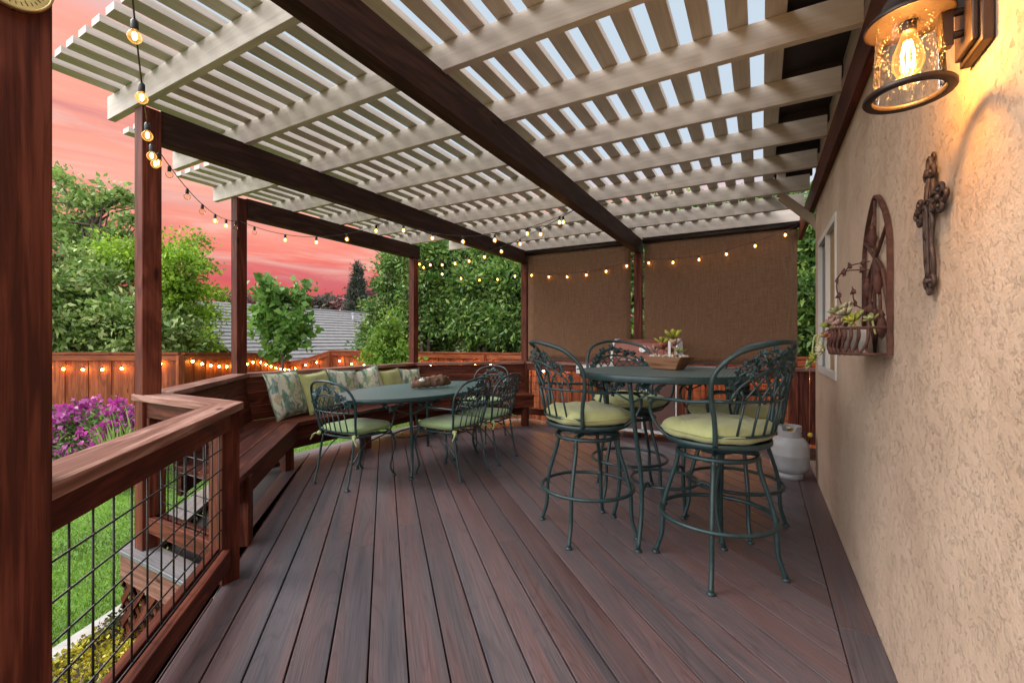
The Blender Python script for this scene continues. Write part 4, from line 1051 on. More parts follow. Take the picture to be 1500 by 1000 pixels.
ld = bpy.data.lights.new('lantern_light', 'POINT'); ld.energy = 14.0; ld.color = (1.0, .50, .15); ld.shadow_soft_size = .022
lo_ = bpy.data.objects.new('lantern_light', ld); COL.objects.link(lo_); lo_.parent = bu; lo_.location = (lx, ly, -.05)

# thermometer on the near post
t = thing('dial_thermometer', 'round yellowed dial thermometer screwed to the near redwood post', 'thermometer', (N0[0]+.0705, .295, 1.955))
rt = Matrix.Rotation(PI/2, 3, 'Y')
b = MB(); b.lathe([(.062, 0), (.064, .004), (.064, .014), (.060, .016), (.058, .010), (.058, .002)], 40, (0, 0, 0), rt, caps=False); b.build('rim', 'brass', t)
b = MB(); b.lathe([(.0001, .006), (.058, .006)], 40, (0, 0, 0), rt, caps=False)
b.build('dial_face', 'dial', t)
b = MB()
for k in range(36):
    a = 2*PI*k/36; r0 = .046 if k % 3 else .042
    b.bar((.0075, r0*math.cos(a), r0*math.sin(a)), (.0075, .052*math.cos(a), .052*math.sin(a)), .0012, .0008, up=(1, 0, 0))
b.bar((.0085, 0, 0), (.0085, -.02, -.035), .003, .0008, up=(1, 0, 0)); b.build('pointer', 'black_metal', t)

# wall cross
t = thing('wall_cross', 'ornate rusty iron cross hung on the stucco wall', 'cross', (WX, 1.67, 1.558)); t.scale = (.95, .93, .90)
b = MB()
for sg in (-1, 1):
    b.tube(spline([(-.012, sg*.018, -.185), (-.016, sg*.034, -.13), (-.018, sg*.024, -.07), (-.018, sg*.034, -.01), (-.018, sg*.02, .04), (-.016, sg*.032, .09), (-.012, sg*.016, .135)], 6), .0062, 8)
    b.tube(spline([(-.02, sg*.007, -.18), (-.024, sg*.012, -.06), (-.024, sg*.006, .06), (-.018, sg*.008, .13)], 6), .005, 6)
    b.tube(spline([(-.014, -.088, .045+sg*.012), (-.018, -.05, .045+sg*.026), (-.018, 0, .045+sg*.016), (-.018, .05, .045+sg*.026), (-.014, .088, .045+sg*.012)], 6), .0058, 8)
def loop_at(b, y, z, ry, rz_, r=.006): b.tube([(-.016, y+ry*math.cos(2*PI*k/18), z+rz_*math.sin(2*PI*k/18)) for k in range(18)], r, 7, True)
for (y, z, uy, uz) in ((0, .145, 0, 1), (.092, .045, 1, 0), (-.092, .045, -1, 0), (0, -.19, 0, -1)):
    k_ = 1 if uz >= 0 else .6
    loop_at(b, y+uy*.026, z+uz*.026*k_, .015+.009*abs(uy), .015+.009*abs(uz))
    for sg in (-1, 1): loop_at(b, y+uz*sg*.024+uy*.002, z+uy*sg*.024+uz*.002, .017, .017); b.ball((-.02, y+uz*sg*.024, z+uy*sg*.024), .007, 8, 5)
    b.ball((-.022, y, z), .012, 8, 6, (.6, 1, 1))
for a_ in range(4): loop_at(b, .018*math.cos(a_*PI/2+PI/4), .045+.018*math.sin(a_*PI/2+PI/4), .014, .014, .005)
b.ball((-.026, 0, .045), .013, 10, 7, (.6, 1, 1)); b.ball((-.024, 0, -.045), .014, 10, 7, (.6, 1, 1.3)); b.ball((-.022, 0, -.12), .012, 8, 6, (.6, 1, 1.3)); b.ball((-.022, 0, .1), .011, 8, 6, (.6, 1, 1.3))
b.tube(spline([(-.028, -.085, .036), (-.030, -.03, .056), (-.030, .03, .034), (-.028, .085, .056)], 6), .003, 6)
t2 = b.build('cross_body', 'rust_dark', t)
b = MB(); b.tube([(-.008, .011*math.cos(2*PI*k/14), .198+.011*math.sin(2*PI*k/14)) for k in range(14)], .004, 6, True); b.build('hanging_ring', 'rust_dark', t)

# trellis planter
t = thing('wall_planter', 'rusty arched trellis planter basket of succulents on the stucco wall', 'wall planter', (WX, 2.37, 1.165))
b = MB(); hw = .235
arch = [(-.012, hw, 0), (-.012, hw, .36), (-.012, hw*.93, .47), (-.012, hw*.62, .57), (-.012, 0, .655), (-.012, -hw*.62, .57), (-.012, -hw*.93, .47), (-.012, -hw, .36), (-.012, -hw, 0)]
sp = spline(arch, 8)
for i in range(len(sp)-1): b.bar(sp[i], sp[i+1], .012, .016, up=(1, 0, 0))
for s in (-1, 1):
    sp2 = spline([(-.012, s*hw, .12), (-.012, s*hw*.55, .33), (-.012, -s*hw*.2, .42), (-.012, -s*hw*.85, .50)], 8); b.tube(sp2, .007, 7)
    b.tube(spline([(-.014, 0, .03), (-.014, s*.10, .18), (-.014, s*.05, .32), (-.014, 0, .42)], 6), .006, 7)
b.tube([(-.014, 0, 0), (-.014, 0, .64)], .006, 7)
for (y, z0, l) in ((0, .44, .11), (.10, .24, .10), (-.10, .24, .12), (-.165, .06, .12), (.03, .16, .07), (-.05, .12, .07)):
    b.lathe([(.0001, z0), (.008, z0+l*.08), (.015, z0+l*.25), (.018, z0+l*.4), (.013, z0+l*.6), (.008, z0+l*.75), (.012, z0+l*.8), (.005, z0+l*.9), (.0001, z0+l)], 10, (-.022, y, 0))
b.build('trellis', 'rust', t)
b = MB(); dp_ = .165
base = [(-.006, -hw, 0)]+[(-.02-(dp_-.02)*math.sin(PI*k/16)**.6, -hw*math.cos(PI*k/16), 0) for k in range(1, 16)]+[(-.006, hw, 0)]
for z in (0.004, .105): b.tube([(p[0], p[1], z) for p in base], .006, 6)
for k in range(1, 16):
    p = base[k]; q_ = base[k+1] if k < 16 else p
    b.tube(spline([(p[0], p[1], 0), (p[0]-.004, (p[1]+q_[1])/2+.008, .035), (p[0], p[1]-.010, .07), (p[0], p[1], .105)], 4), .0055, 6)
    b.tube(spline([(q_[0], q_[1], 0), (p[0]-.004, (p[1]+q_[1])/2-.008, .05), (p[0], p[1]+.004, .105)], 4), .0045, 6)
vs = [(p[0]*.96, p[1]*.98, .002) for p in base]; b.add(vs, [tuple(range(len(vs)))])
b.build('basket', 'rust', t)
b = MB(); n = 15
tin = [(-.02-.105*math.sin(PI*k/16)**.5, -.16*math.cos(PI*k/16)) for k in range(1, 16)]
b.prism(tin, .008, .10); b.build('tin_liner', 'zinc', t)
b = MB()
for (y0, pts) in ((0, [(-.02, .05, .36), (-.10, .16, .37), (-.12, .20, .31), (-.10, .17, .2), (-.09, .15, .12)]), (0, [(-.02, .08, .40), (-.07, .20, .40), (-.09, .24, .36)]), (0, [(-.02, .08, .18), (-.06, .13, .22), (-.07, .14, .3)])):
    sp = spline(pts, 7); b.tube(sp, .0028, 5)
    for i in range(2, len(sp), 5):
        nrm = Vector((-1, random.uniform(-.8, .3), random.uniform(-.4, .6))).normalized(); xx = nrm.orthogonal().normalized(); leaf_star(b, sp[i], xx, nrm.cross(xx), nrm, .019, 3)
b.build('iron_vine', 'rust', t)
for (x, y, z, r, n, m) in ((-.10, .06, .165, .06, 16, 'succ_pale'), (-.07, -.02, .15, .05, 16, 'succ_green'), (-.12, .17, .185, .05, 12, 'succ_green'), (-.13, .14, .15, .045, 12, 'succ_red'), (-.10, -.10, .13, .05, 14, 'succ_lime'), (-.15, .03, .13, .045, 14, 'succ_pink'), (-.14, -.06, .12, .045, 14, 'succ_pink'), (-.15, .20, .12, .05, 14, 'succ_lime'), (-.05, -.16, .135, .04, 12, 'succ_green'), (-.175, .12, .01, .055, 18, 'succ_pale'), (-.20, .20, -.025, .04, 14, 'succ_lime'), (-.215, .235, -.06, .045, 16, 'succ_green'), (-.16, .10, .075, .045, 12, 'succ_red'), (-.15, -.02, .07, .04, 12, 'succ_red'), (-.09, .11, .20, .045, 14, 'succ_pale')):
    b = MB(); stem(b, [(x*.8, y, .08), (x*.95, y, max(z*.9, .07)), (x, y, z)], .004); rosette(b, (x, y, z), r, n, .7, Vector((-.5 if z > .05 else -.9, random.uniform(-.5, .1), .8 if z > .05 else .2))); b.build('succulent', m, t)

# ------------------------------------------------------------------ fences
def fence(name, label, pts, tops, bz, bw, nrm_side, posts):
    root = thing(name, label, 'fence', (pts[0][0], pts[0][1], GZ))
    bd_ = MB(); cp = MB()
    tot = 0
    for i in range(len(pts)-1):
        A = Vector((*pts[i], 0)); B = Vector((*pts[i+1], 0)); D = B-A; ln = D.length; D.normalize(); nn = Vector((D.y, -D.x, 0))*nrm_side
        k = max(1, int(ln/bw)); w = ln/k
        for j in range(k):
            s = (j+.5)*w; zt = tops[i]+(tops[i+1]-tops[i])*(s/ln); p = A+D*s
            o_ = nn*(.0 if j % 2 else .016)
            bd_.bar((p.x+o_.x, p.y+o_.y, bz), (p.x+o_.x, p.y+o_.y, zt-.02), w*1.12, .017, up=(nn.x, nn.y, 0))
        a3 = Vector((A.x, A.y, tops[i])); b3 = Vector((B.x, B.y, tops[i+1]))
        cp.bar(a3, b3, .12, .035); f_ = nn*.05
        cp.bar((a3.x+f_.x, a3.y+f_.y, a3.z-.075), (b3.x+f_.x, b3.y+f_.y, b3.z-.075), .02, .085)
    loc0(bd_.build('boards', 'fencewood', root), root); loc0(cp.build('cap_rail', 'fencewood', root), root)
    for (x, y, z) in posts:
        b = MB(); b.bar((x, y, bz), (x, y, z), .09, .09, up=(0, 1, 0)); loc0(b.build('post', 'fencewood', root), root)
    return root
KX, KY = -11.7, 8.0
B0 = (-8.5, 3.85); A0 = (-8.5-.8738*6, 3.85-.4863*6)
m1 = (B0[0]+(KX-B0[0])*.55, B0[1]+(KY-B0[1])*.55)
fence('wood_fence', 'red stained board fence at left behind the flowers, strung with lights', [A0, B0, m1, (KX, KY)], [1.01, 1.01, .93, .62], GZ-.3, .19, 1, [(B0[0]+.05, B0[1]-.03, .98), (m1[0]+.06, m1[1]-.06, .9)])
fence('wood_fence', 'red stained board fence across the far end below the tall hedge', [(KX+.02, KY), (-10.9, 8.0), (-9.9, 8.0), (-4.0, 8.0), (3.2, 8.0)], [.62, .72, .95, .96, .96], GZ-.3, .165, 1, [(-9.9, 7.93, .92), (-7.5, 7.93, .92), (-5.1, 7.93, .92), (-2.7, 7.93, .92), (-.3, 7.93, .92)])
def off2(p, q, s, z, d=.075):
    A = Vector((*p, 0)); D = (Vector((*q, 0))-A); n_ = Vector((D.y, -D.x, 0)).normalized(); r_ = A+D*s+n_*d; return Vector((r_.x, r_.y, z))
string_light('fence_string_lights', 'string of small amber lights sagging along the left fence', 'string lights',
             [(off2(A0, B0, .55, .90), off2(A0, B0, .98, .92), .12), (off2(B0, m1, .02, .95), off2(B0, m1, .98, .80), .12), (off2(m1, (KX, KY), .02, .80), off2(m1, (KX, KY), .98, .45), .05)], .31, .019, 'fence_glow', group='string lights on the fences')
string_light('fence_string_lights', 'string of small amber lights sagging along the far fence', 'string lights',
             [(Vector((-11.5, 7.905, .45)), Vector((-9.7, 7.905, .80)), -.03), (Vector((-9.7, 7.905, .80)), Vector((-7.5, 7.905, .82)), .14), (Vector((-7.5, 7.905, .82)), Vector((-5.1, 7.905, .82)), .12), (Vector((-5.1, 7.905, .82)), Vector((-2.7, 7.905, .80)), .13), (Vector((-2.7, 7.905, .80)), Vector((-.3, 7.905, .80)), .13), (Vector((-.3, 7.905, .80)), Vector((1.6, 7.905, .80)), .10)], .42, .019, 'fence_glow', group='string lights on the fences')

# ------------------------------------------------------------------ foliage
def leaf_mesh(name, pos, dirs, ln, wd, mat, parent=None, fold=.25):
    """diamond leaves at pos (n,3) pointing along dirs"""
    n = len(pos); d = dirs/np.linalg.norm(dirs, axis=1, keepdims=True)
    r = np.random.normal(size=(n, 3)); r[:, 2] *= .5
    s = np.cross(d, r); s /= np.linalg.norm(s, axis=1, keepdims=True)+1e-9; up = np.cross(s, d)
    l = (ln*np.random.uniform(.45, 1.5, n))[:, None]; w = l*(wd/ln)/2
    V = np.empty((n, 4, 3)); V[:, 0] = pos; V[:, 1] = pos+d*l*.5+s*w+up*w*fold; V[:, 2] = pos+d*l-up*l*.08; V[:, 3] = pos+d*l*.5-s*w+up*w*fold
    me = bpy.data.meshes.new(name); me.vertices.add(4*n); me.vertices.foreach_set('co', V.astype(np.float32).ravel())
    me.loops.add(4*n); me.loops.foreach_set('vertex_index', np.arange(4*n, dtype=np.int32))
    me.polygons.add(n); me.polygons.foreach_set('loop_start', np.arange(0, 4*n, 4, dtype=np.int32)); me.polygons.foreach_set('loop_total', np.full(n, 4, dtype=np.int32))
    me.update(calc_edges=True); me.validate(); me.materials.append(MATS[mat])
    o = bpy.data.objects.new(name, me); COL.objects.link(o)
    if parent is not None: o.parent = parent
    return o
def clump_leaves(blobs, nclump, nleaf, sig, shell=.5):
    """blobs: (cx,cy,cz,rx,ry,rz,weight)"""
    bl = np.array(blobs); w = bl[:, 6]/bl[:, 6].sum(); idx = np.random.choice(len(bl), nclump, p=w)
    d = np.random.normal(size=(nclump, 3)); d /= np.linalg.norm(d, axis=1, keepdims=True)
    rr = np.random.uniform(shell**3, 1, nclump)**(1/3)
    c = bl[idx, :3]+d*bl[idx, 3:6]*rr[:, None]
    per = np.random.choice(nclump, nleaf); cs = np.random.uniform(.6, 1.5, nclump)
    off = np.random.normal(size=(nleaf, 3))*sig*cs[per][:, None]*np.array([1, 1, .6])
    pos = c[per]+off; dirs = d[per]*.7+np.random.normal(size=(nleaf, 3))*.8+np.array([0, 0, -.1])
    return pos, dirs, c
def tree(name, label, cat, base, blobs, nclump, nleaf, sig, ln, wd, mat, bark='bark', trunk_r=.1, shell=.5, group=None, limbs=14, ttop=None, trunks=1):
    base = Vector(base); root = thing(name, label, cat, tuple(base), group=group)
    bl = [(b[0], b[1], b[2], b[3], b[4], b[5], b[6] if len(b) > 6 else b[3]*b[4]*b[5]) for b in blobs]
    pos, dirs, cl = clump_leaves(bl, nclump, nleaf, sig, shell)
    loc0(leaf_mesh('crown', pos, dirs, ln, wd, mat, root), root)
    b = MB(); zt = ttop if ttop is not None else max(q_[2] for q_ in bl)
    for k in range(trunks):
        bx_, by_ = base.x+(random.uniform(-.25, .25) if trunks > 1 else 0), base.y+(random.uniform(-.2, .2) if trunks > 1 else 0)
        cx, cy = (bl[k % len(bl)][0], bl[k % len(bl)][1]) if trunks > 1 else (sum(q_[0] for q_ in bl)/len(bl), sum(q_[1] for q_ in bl)/len(bl))
        tp = spline([(bx_, by_, base.z), (bx_+(cx-bx_)*.2+random.uniform(-.1, .1), by_+(cy-by_)*.2, base.z+(zt-base.z)*.35), (bx_+(cx-bx_)*.7, by_+(cy-by_)*.7, base.z+(zt-base.z)*.7), (cx, cy, zt)], 5)
        b.tube(tp, [trunk_r*(1-.75*i/(len(tp)-1)) for i in range(len(tp))], 8)
        for j in range(limbs):
            c = Vector(cl[random.randrange(len(cl))]); i = random.randrange(len(tp)//3, len(tp)); s_ = tp[i]
            if c.z < s_.z-.3: continue
            mid = s_.lerp(c, .5)+Vector((random.uniform(-.1, .1), random.uniform(-.1, .1), .08*(c-s_).length))
            lp = spline([s_, mid, c], 4); r0 = trunk_r*.38*(1-.5*i/len(tp)); b.tube(lp, [r0*(1-.85*q_/(len(lp)-1)) for q_ in range(len(lp))], 5)
    loc0(b.build('trunk', bark, root), root)
    return root
def at(u, d):        # ground position seen at photo column u, depth d
    r = (u-750)/FPX; return d*(r*math.cos(TH)-math.sin(TH)), d*(r*math.sin(TH)+math.cos(TH))
def zat(v, d): return CAMZ+(499-v)*d/FPX

# tall airy tree, upper left
d = 15; x, y = at(140, d)
bl = []
for (u, v, ru, rv) in ((105, 300, 30, 28), (150, 285, 34, 22), (185, 305, 26, 22), (120, 335, 30, 26), (165, 335, 30, 22), (95, 270, 20, 12), (150, 365, 34, 18), (60, 310, 30, 30), (198, 330, 16, 12)):
    q = at(u, d+random.uniform(-.8, .8)); bl.append((q[0], q[1], zat(v, d), ru*d/FPX, ru*d/FPX, rv*d/FPX, ru*rv))
tree('broadleaf_tree', 'tall airy tree with dark bare limbs rising behind the laurel at upper left', 'tree', (x, y, GZ-.5), bl, 95, 4600, .17, .18, .10, 'leaf_airy', 'bark', .20, .4, 'trees beyond the fences', 40)
# laurel mass behind left fence
d = 9.6; x, y = at(130, d); bl = []
for (u, v, ru, rv) in ((100, 400, 45, 48), (160, 430, 50, 55), (70, 460, 50, 60), (130, 470, 60, 45), (190, 480, 40, 40), (20, 430, 50, 60), (225, 485, 40, 35), (262, 498, 34, 24)):
    q = at(u, d+random.uniform(-.4, .6)); bl.append((q[0], q[1], zat(v, d), ru*d/FPX, .6, rv*d/FPX, ru*rv))
tree('laurel_shrub', 'big glossy laurel shrub with pale leaf tips above the left fence', 'shrub', (x, y, GZ), bl, 330, 23000, .13, .13, .055, 'leaf_laurel', 'bark', .10, .5, 'trees beyond the fences', 14)
# bright maple
d = 10.6; x, y = at(262, d); bl = []
for (u, v, ru, rv) in ((180, 375, 34, 26), (215, 385, 36, 30), (255, 400, 36, 40), (285, 385, 22, 16), (292, 425, 28, 14), (268, 450, 38, 26), (290, 465, 28, 18), (285, 497, 34, 16), (235, 440, 34, 28), (275, 355, 18, 10)):
    q = at(u, d+random.uniform(-.4, .4)); bl.append((q[0], q[1], zat(v, d), ru*d/FPX, .55, rv*d/FPX, ru*rv))
tree('maple_tree', 'bright yellow green maple with layered sprays behind the corner posts', 'tree', (x, y, GZ), bl, 250, 16000, .125, .09, .05, 'leaf_maple', 'bark', .08, .45, 'trees beyond the fences', 22)
# young tree inside the yard
d = 9.0; x, y = at(413, d); bl = []
for (u, v, ru, rv) in ((395, 445, 18, 26), (428, 440, 14, 26), (385, 470, 20, 16), (410, 480, 28, 20), (430, 490, 26, 18), (400, 505, 24, 18), (440, 470, 18, 14), (418, 520, 20, 14), (392, 420, 8, 10), (430, 418, 9, 10)):
    q = at(u, d+random.uniform(-.2, .2)); bl.append((q[0], q[1], zat(v, d), ru*d/FPX*.85, .22, rv*d/FPX*.85, ru*rv))
tree('young_tree', 'slender young tree with soft green leaves standing in front of the fence', 'tree', (x, y, GZ), bl, 85, 2300, .085, .14, .10, 'leaf_young', 'bark', .04, .3, None, 18)
# lime shrub at the far corner
d = 9.1; x, y = at(567, d); bl = []
for (u, v, ru, rv) in ((567, 490, 16, 26), (560, 515, 24, 20), (580, 515, 20, 20), (566, 465, 7, 14), (548, 528, 18, 12), (590, 530, 14, 10)):
    q = at(u, d+random.uniform(-.15, .15)); bl.append((q[0], q[1], zat(v, d), ru*d/FPX, .25, rv*d/FPX, ru*rv))
tree('lime_shrub', 'upright lime green shrub in front of the far fence corner', 'shrub', (x, y, GZ), bl, 130, 6500, .07, .075, .035, 'leaf_lime', 'bark', .03, .2, None, 14)
# tall hedge trees behind the far fence
def hedge_tree(lab, cols, nc, nl, bark='bark', tr=2):
    bl = []
    for (u, v, ru, rv) in cols:
        r_ = (u-750)/FPX; Y = random.uniform(9.3, 10.3); d_ = Y/(r_*math.sin(TH)+math.cos(TH)); q_ = at(u, d_)
        bl.append((q_[0], q_[1], zat(v, d_), ru*d_/FPX, .55, rv*d_/FPX, ru*rv))
    cx = sum(q_[0] for q_ in bl)/len(bl); cy = 9.7
    tree('hedge_tree', lab, 'tree', (cx, cy, GZ), bl, nc, nl, .13, .125, .048, 'leaf_hedge', bark, .07, .35, 'evergreen hedge trees beyond the far fence', 16, None, tr)
hedge_tree('rounded evergreen at the left end of the hedge, stepping down to the pink sky', [(563, 455, 16, 22), (575, 420, 17, 26), (588, 390, 18, 22), (560, 490, 24, 26), (588, 450, 26, 36), (585, 495, 30, 26), (545, 505, 18, 16)], 300, 20000)
hedge_tree('tall evergreen in the hedge right behind the thin post, with dense dark leaves', [(615, 378, 24, 24), (645, 370, 26, 22), (622, 415, 34, 36), (658, 410, 34, 36), (615, 465, 34, 36), (655, 465, 40, 38), (635, 505, 45, 24), (630, 350, 22, 14)], 420, 30000)
hedge_tree('dense evergreen hedge tree with pale forked stems left of the shades', [(690, 375, 28, 24), (725, 372, 30, 24), (700, 415, 36, 36), (745, 415, 34, 38), (700, 465, 38, 38), (745, 470, 36, 38), (720, 505, 50, 24), (700, 345, 24, 18), (755, 350, 26, 20)], 440, 32000, 'bark_pale', 3)
hedge_tree('evergreen hedge tree behind the left roll-down shade', [(790, 350, 36, 28), (840, 340, 40, 30), (890, 345, 40, 30), (800, 410, 45, 45), (860, 410, 50, 50), (910, 410, 45, 45), (810, 480, 50, 40), (880, 480, 55, 40)], 420, 22000)
hedge_tree('evergreen hedge tree behind the wide right roll-down shade', [(960, 330, 45, 35), (1020, 325, 50, 35), (1080, 320, 50, 35), (970, 400, 55, 50), (1040, 400, 60, 55), (980, 480, 60, 45), (1060, 480, 60, 45), (1110, 400, 50, 55)], 420, 22000)
hedge_tree('long-leaved evergreen in the narrow gap between shade and house corner', [(1150, 310, 50, 45), (1190, 360, 40, 50), (1150, 420, 50, 55), (1200, 440, 45, 55), (1160, 500, 55, 40), (1215, 500, 45, 40), (1200, 330, 40, 40)], 420, 22000)
# conifer and distant trees
d = 34; x, y = at(523, d); bl = []
for k in range(9):
    f_ = k/8; q = at(523+random.uniform(-2, 2), d); bl.append((q[0], q[1], zat(391+f_*72, d), (1.5+17*f_)*d/FPX, (1.5+17*f_)*d/FPX, 7*d/FPX, .2+f_))
tree('conifer_tree', 'lone dark conifer standing above the distant roof', 'tree', (x, y, -1), bl, 420, 9000, .11, .30, .06, 'leaf_conifer', 'bark', .2, .15, None, 8)
for i, (u, v, ru, rv, m, lab) in enumerate(((455, 448, 20, 10, 'leaf_farred', 'low purplish tree on the skyline left of the young tree top'), (480, 446, 16, 12, 'leaf_far', 'rounded dull green tree on the skyline above the roof ridge'), (500, 452, 16, 10, 'leaf_farred', 'purplish bush on the skyline beside the conifer'), (550, 440, 22, 18, 'leaf_farred', 'reddish tree on the skyline right of the conifer'), (572, 425, 16, 22, 'leaf_far', 'dull tree on the skyline against the hedge'), (375, 452, 20, 12, 'leaf_farred', 'purplish tree on the skyline behind the second post'), (340, 446, 20, 16, 'leaf_farred', 'dark reddish tree on the skyline beside the maple'), (420, 450, 18, 10, 'leaf_far', 'dull tree on the skyline behind the young tree'))):
    d = 40; x, y = at(u, d); bl = []
    for k in range(4):
        q = at(u+random.uniform(-.6, .6)*ru, d+random.uniform(-1, 1)); bl.append((q[0], q[1], zat(v+random.uniform(-.4, .4)*rv, d), .7*ru*d/FPX, .7*ru*d/FPX, .7*rv*d/FPX, 1))
    bl.append((x, y, zat(v+rv+8, d), ru*d/FPX, 1, 10*d/FPX, 1))
    tree('skyline_tree', lab, 'tree', (x, y, -2), bl, 70, 2600, .3, .4, .18, m, 'bark', .15, .3, 'trees on the skyline', 6)

# flowering azalea and strap-leaf plants
d = 5.6; x, y = at(125, d)
root = thing('azalea_bush', 'magenta flowering azalea bush in front of the left fence', 'bush', (x, y, GZ))
bl = [(x+a, y+c, e, r, r, r*.8, 1) for a, c, e, r in ((-.35, -.15, .05, .42), (.1, .05, .12, .42), (-.1, .3, .0, .4), (-.75, -.4, .0, .45), (.35, .3, -.05, .33), (-1.1, -.6, -.05, .4))]
pos, dirs, cl = clump_leaves(bl, 420, 5200, .045, .85); loc0(leaf_mesh('blossoms', pos+np.array([0, 0, .02]), dirs, .058, .05, 'petal', root, .5), root)
pos, dirs, _ = clump_leaves(bl, 260, 7000, .09, .3); loc0(leaf_mesh('foliage', pos, dirs, .06, .025, 'leaf_hedge', root), root)
b = MB()
for k in range(9): a = random.uniform(0, 6.3); b.tube(spline([(x, y, GZ), (x+.15*math.cos(a), y+.15*math.sin(a), -.3), (x+.4*math.cos(a), y+.4*math.sin(a), -.05)], 4), .012, 5)
loc0(b.build('stem', 'bark', root), root)
def strap(name, label, x, y, n, h, mat='strap_leaf'):
    root = thing(name, label, 'plant', (x, y, GZ), group='strap-leaved plants in the flower bed')
    b = MB()
    for k in range(n):
        a = random.uniform(0, 6.3); le = h*random.uniform(.6, 1.1); sp_ = random.uniform(.08, .42)
        p = [Vector((x+.04*math.cos(a), y+.04*math.sin(a), GZ))+Vector((math.cos(a)*sp_*le*t*t*1.2, math.sin(a)*sp_*le*t*t*1.2, le*(t-.28*t*t*sp_*2))) for t in (0, .25, .5, .75, 1)]
        w = random.uniform(.014, .024); sd = Vector((-math.sin(a), math.cos(a), 0)); vs = []
        for i, q_ in enumerate(p): ww = w*(.7, 1, 1, .7, .05)[i]; vs += [q_-sd*ww, q_+Vector((math.cos(a), math.sin(a), 0))*ww*.4, q_+sd*ww]
        b.add(vs, [(i*3+j, i*3+j+1, i*3+j+4, i*3+j+3) for i in range(4) for j in range(2)], smooth=True)
    loc0(b.build('foliage', mat, root), root)
for (u, d, n, h, lab) in ((152, 5.6, 40, 1.12, 'tall strap-leaved plant rising behind the magenta azalea'), (182, 5.35, 60, .98, 'broad clump of strap leaves right of the azalea'), (203, 5.5, 50, 1.0, 'strap-leaved clump nearest the first thin corner post'), (168, 5.1, 45, .85, 'low strap-leaved clump in front of the azalea')):
    x, y = at(u, d); strap('strap_plant', lab, x, y, n, h)

# grass blades (lawn near the deck) and yellow ground cover
def in_poly(px, py, poly):
    ins = np.zeros(len(px), bool); n = len(poly)
    for i in range(n):
        x1, y1 = poly[i]; x2, y2 = poly[(i+1) % n]
        c = ((y1 > py) != (y2 > py)) & (px < (x2-x1)*(py-y1)/(y2-y1+1e-12)+x1); ins ^= c
    return ins
lawnp = [(p.x, p.y) for p in ci]+outer
n = 230000; px = np.random.uniform(-8.2, -2.9, n); py = np.random.uniform(0.2, 7.2, n)
keep = in_poly(px, py, lawnp) & (np.random.uniform(size=n) < np.clip(3.4/np.hypot(px+1.2, py)**1.1, .25, 1))
px, py = px[keep], py[keep]; k = len(px)
pos = np.stack([px, py, np.full(k, GZ)], 1); dirs = np.stack([np.random.normal(0, .45, k), np.random.normal(0, .45, k), np.ones(k)], 1)
o = leaf_mesh('grass', pos, dirs, .030, .007, 'grass_blade', None); tag(o, 'short mown grass blades of the lawn', 'grass', kind='stuff')
cov = [(p.x+.12, p.y-.03) for p in ci[:30]]+[(-3.4, 1.3), (-2.4, 1.15), (.5, -1.6)]
n = 120000; px = np.random.uniform(-4.3, -.2, n); py = np.random.uniform(-1.2, 2.6, n); keep = in_poly(px, py, cov); px, py = px[keep][:48000], py[keep][:48000]; k = len(px)
mound = .05+.03*np.sin(px*6+1)*np.cos(py*7)+.02*np.sin(px*17+py*13)
for m, sel in (('sedum', (np.sin(px*9+py*4)+np.sin(py*11-px*5)+np.random.normal(0, .7, k)) > -.5), ('sedum_dark', None)):
    if sel is None: sel = ~last
    last = sel; q = np.stack([px[sel], py[sel], GZ+mound[sel]*np.random.uniform(.2, 1.2, sel.sum())], 1)
    dd = np.random.normal(size=(sel.sum(), 3))*.8+np.array([0, 0, .6])
    o = leaf_mesh('ground_cover', q, dd, .020, .015, m, None); tag(o, 'low yellow sedum ground cover between kerb and deck' if m == 'sedum' else 'dark green and reddish patches among the yellow ground cover', 'ground cover', kind='stuff')

# ------------------------------------------------------------------ neighbour's house
nb = thing('neighbour_house', 'neighbouring house with long grey tiled roof seen over the fence', 'house', (-16, 12, -1.5))
X0, Z0, X1, Z1, Y0, Y1 = -12.9, .45, -17.6, 2.52, 7.6, 16.6
b = MB(); nrow = 17; sl = Vector((X1-X0, 0, Z1-Z0)); up = Vector((-(Z1-Z0), 0, X1-X0)).normalized()
if up.z < 0: up = -up
for i in range(nrow):
    a = Vector((X0, 0, Z0))+sl*(i/nrow); sd_ = sl.normalized()
    pr = [a+up*.11, a+up*.07, a+sd_*.10+up*.02, a+sl*(1.0/nrow)+sd_*.12+up*.02, a+sl*(1.0/nrow)+sd_*.12+up*.06]
    vs = [(p.x, yy, p.z) for yy in (Y0, Y1) for p in pr]
    b.add(vs, [(j, (j+1) % 5, (j+1) % 5+5, j+5) for j in range(5)]+[(4, 3, 2, 1, 0), (5, 6, 7, 8, 9)])
b.add([(X1, Y0, Z1+.02), (X1, Y1, Z1+.02), (2*X1-X0, Y1, Z0), (2*X1-X0, Y0, Z0)], [(0, 1, 2, 3)])
b.tube([(X1, Y0, Z1+.06), (X1, Y1, Z1+.06)], .09, 8)
rf = loc0(b.build('roof', 'rooftile', nb), nb)
b = MB()
for (x, y) in ((-16.6, 14.6), (-15.4, 11.0)):
    z = Z0+(x-X0)/(X1-X0)*(Z1-Z0); b.tube([(x, y, z), (x, y, z+.38)], .05, 8); b.lathe([(.09, z+.38), (.09, z+.42), (.0001, z+.44)], 10, (x, y, 0))
o = b.build('vent_pipe', 'housewall', rf); loc0(o, nb); o.matrix_parent_inverse = Matrix.Translation(nb.location).inverted() @ Matrix.Identity(4)
o.matrix_parent_inverse = Matrix.Identity(4)
b = MB(); b.box(2*X1-X0+.4, X0-.4, Y0+.2, Y1-.2, -2, Z0+.05); loc0(b.build('wall', 'housewall', nb), nb)

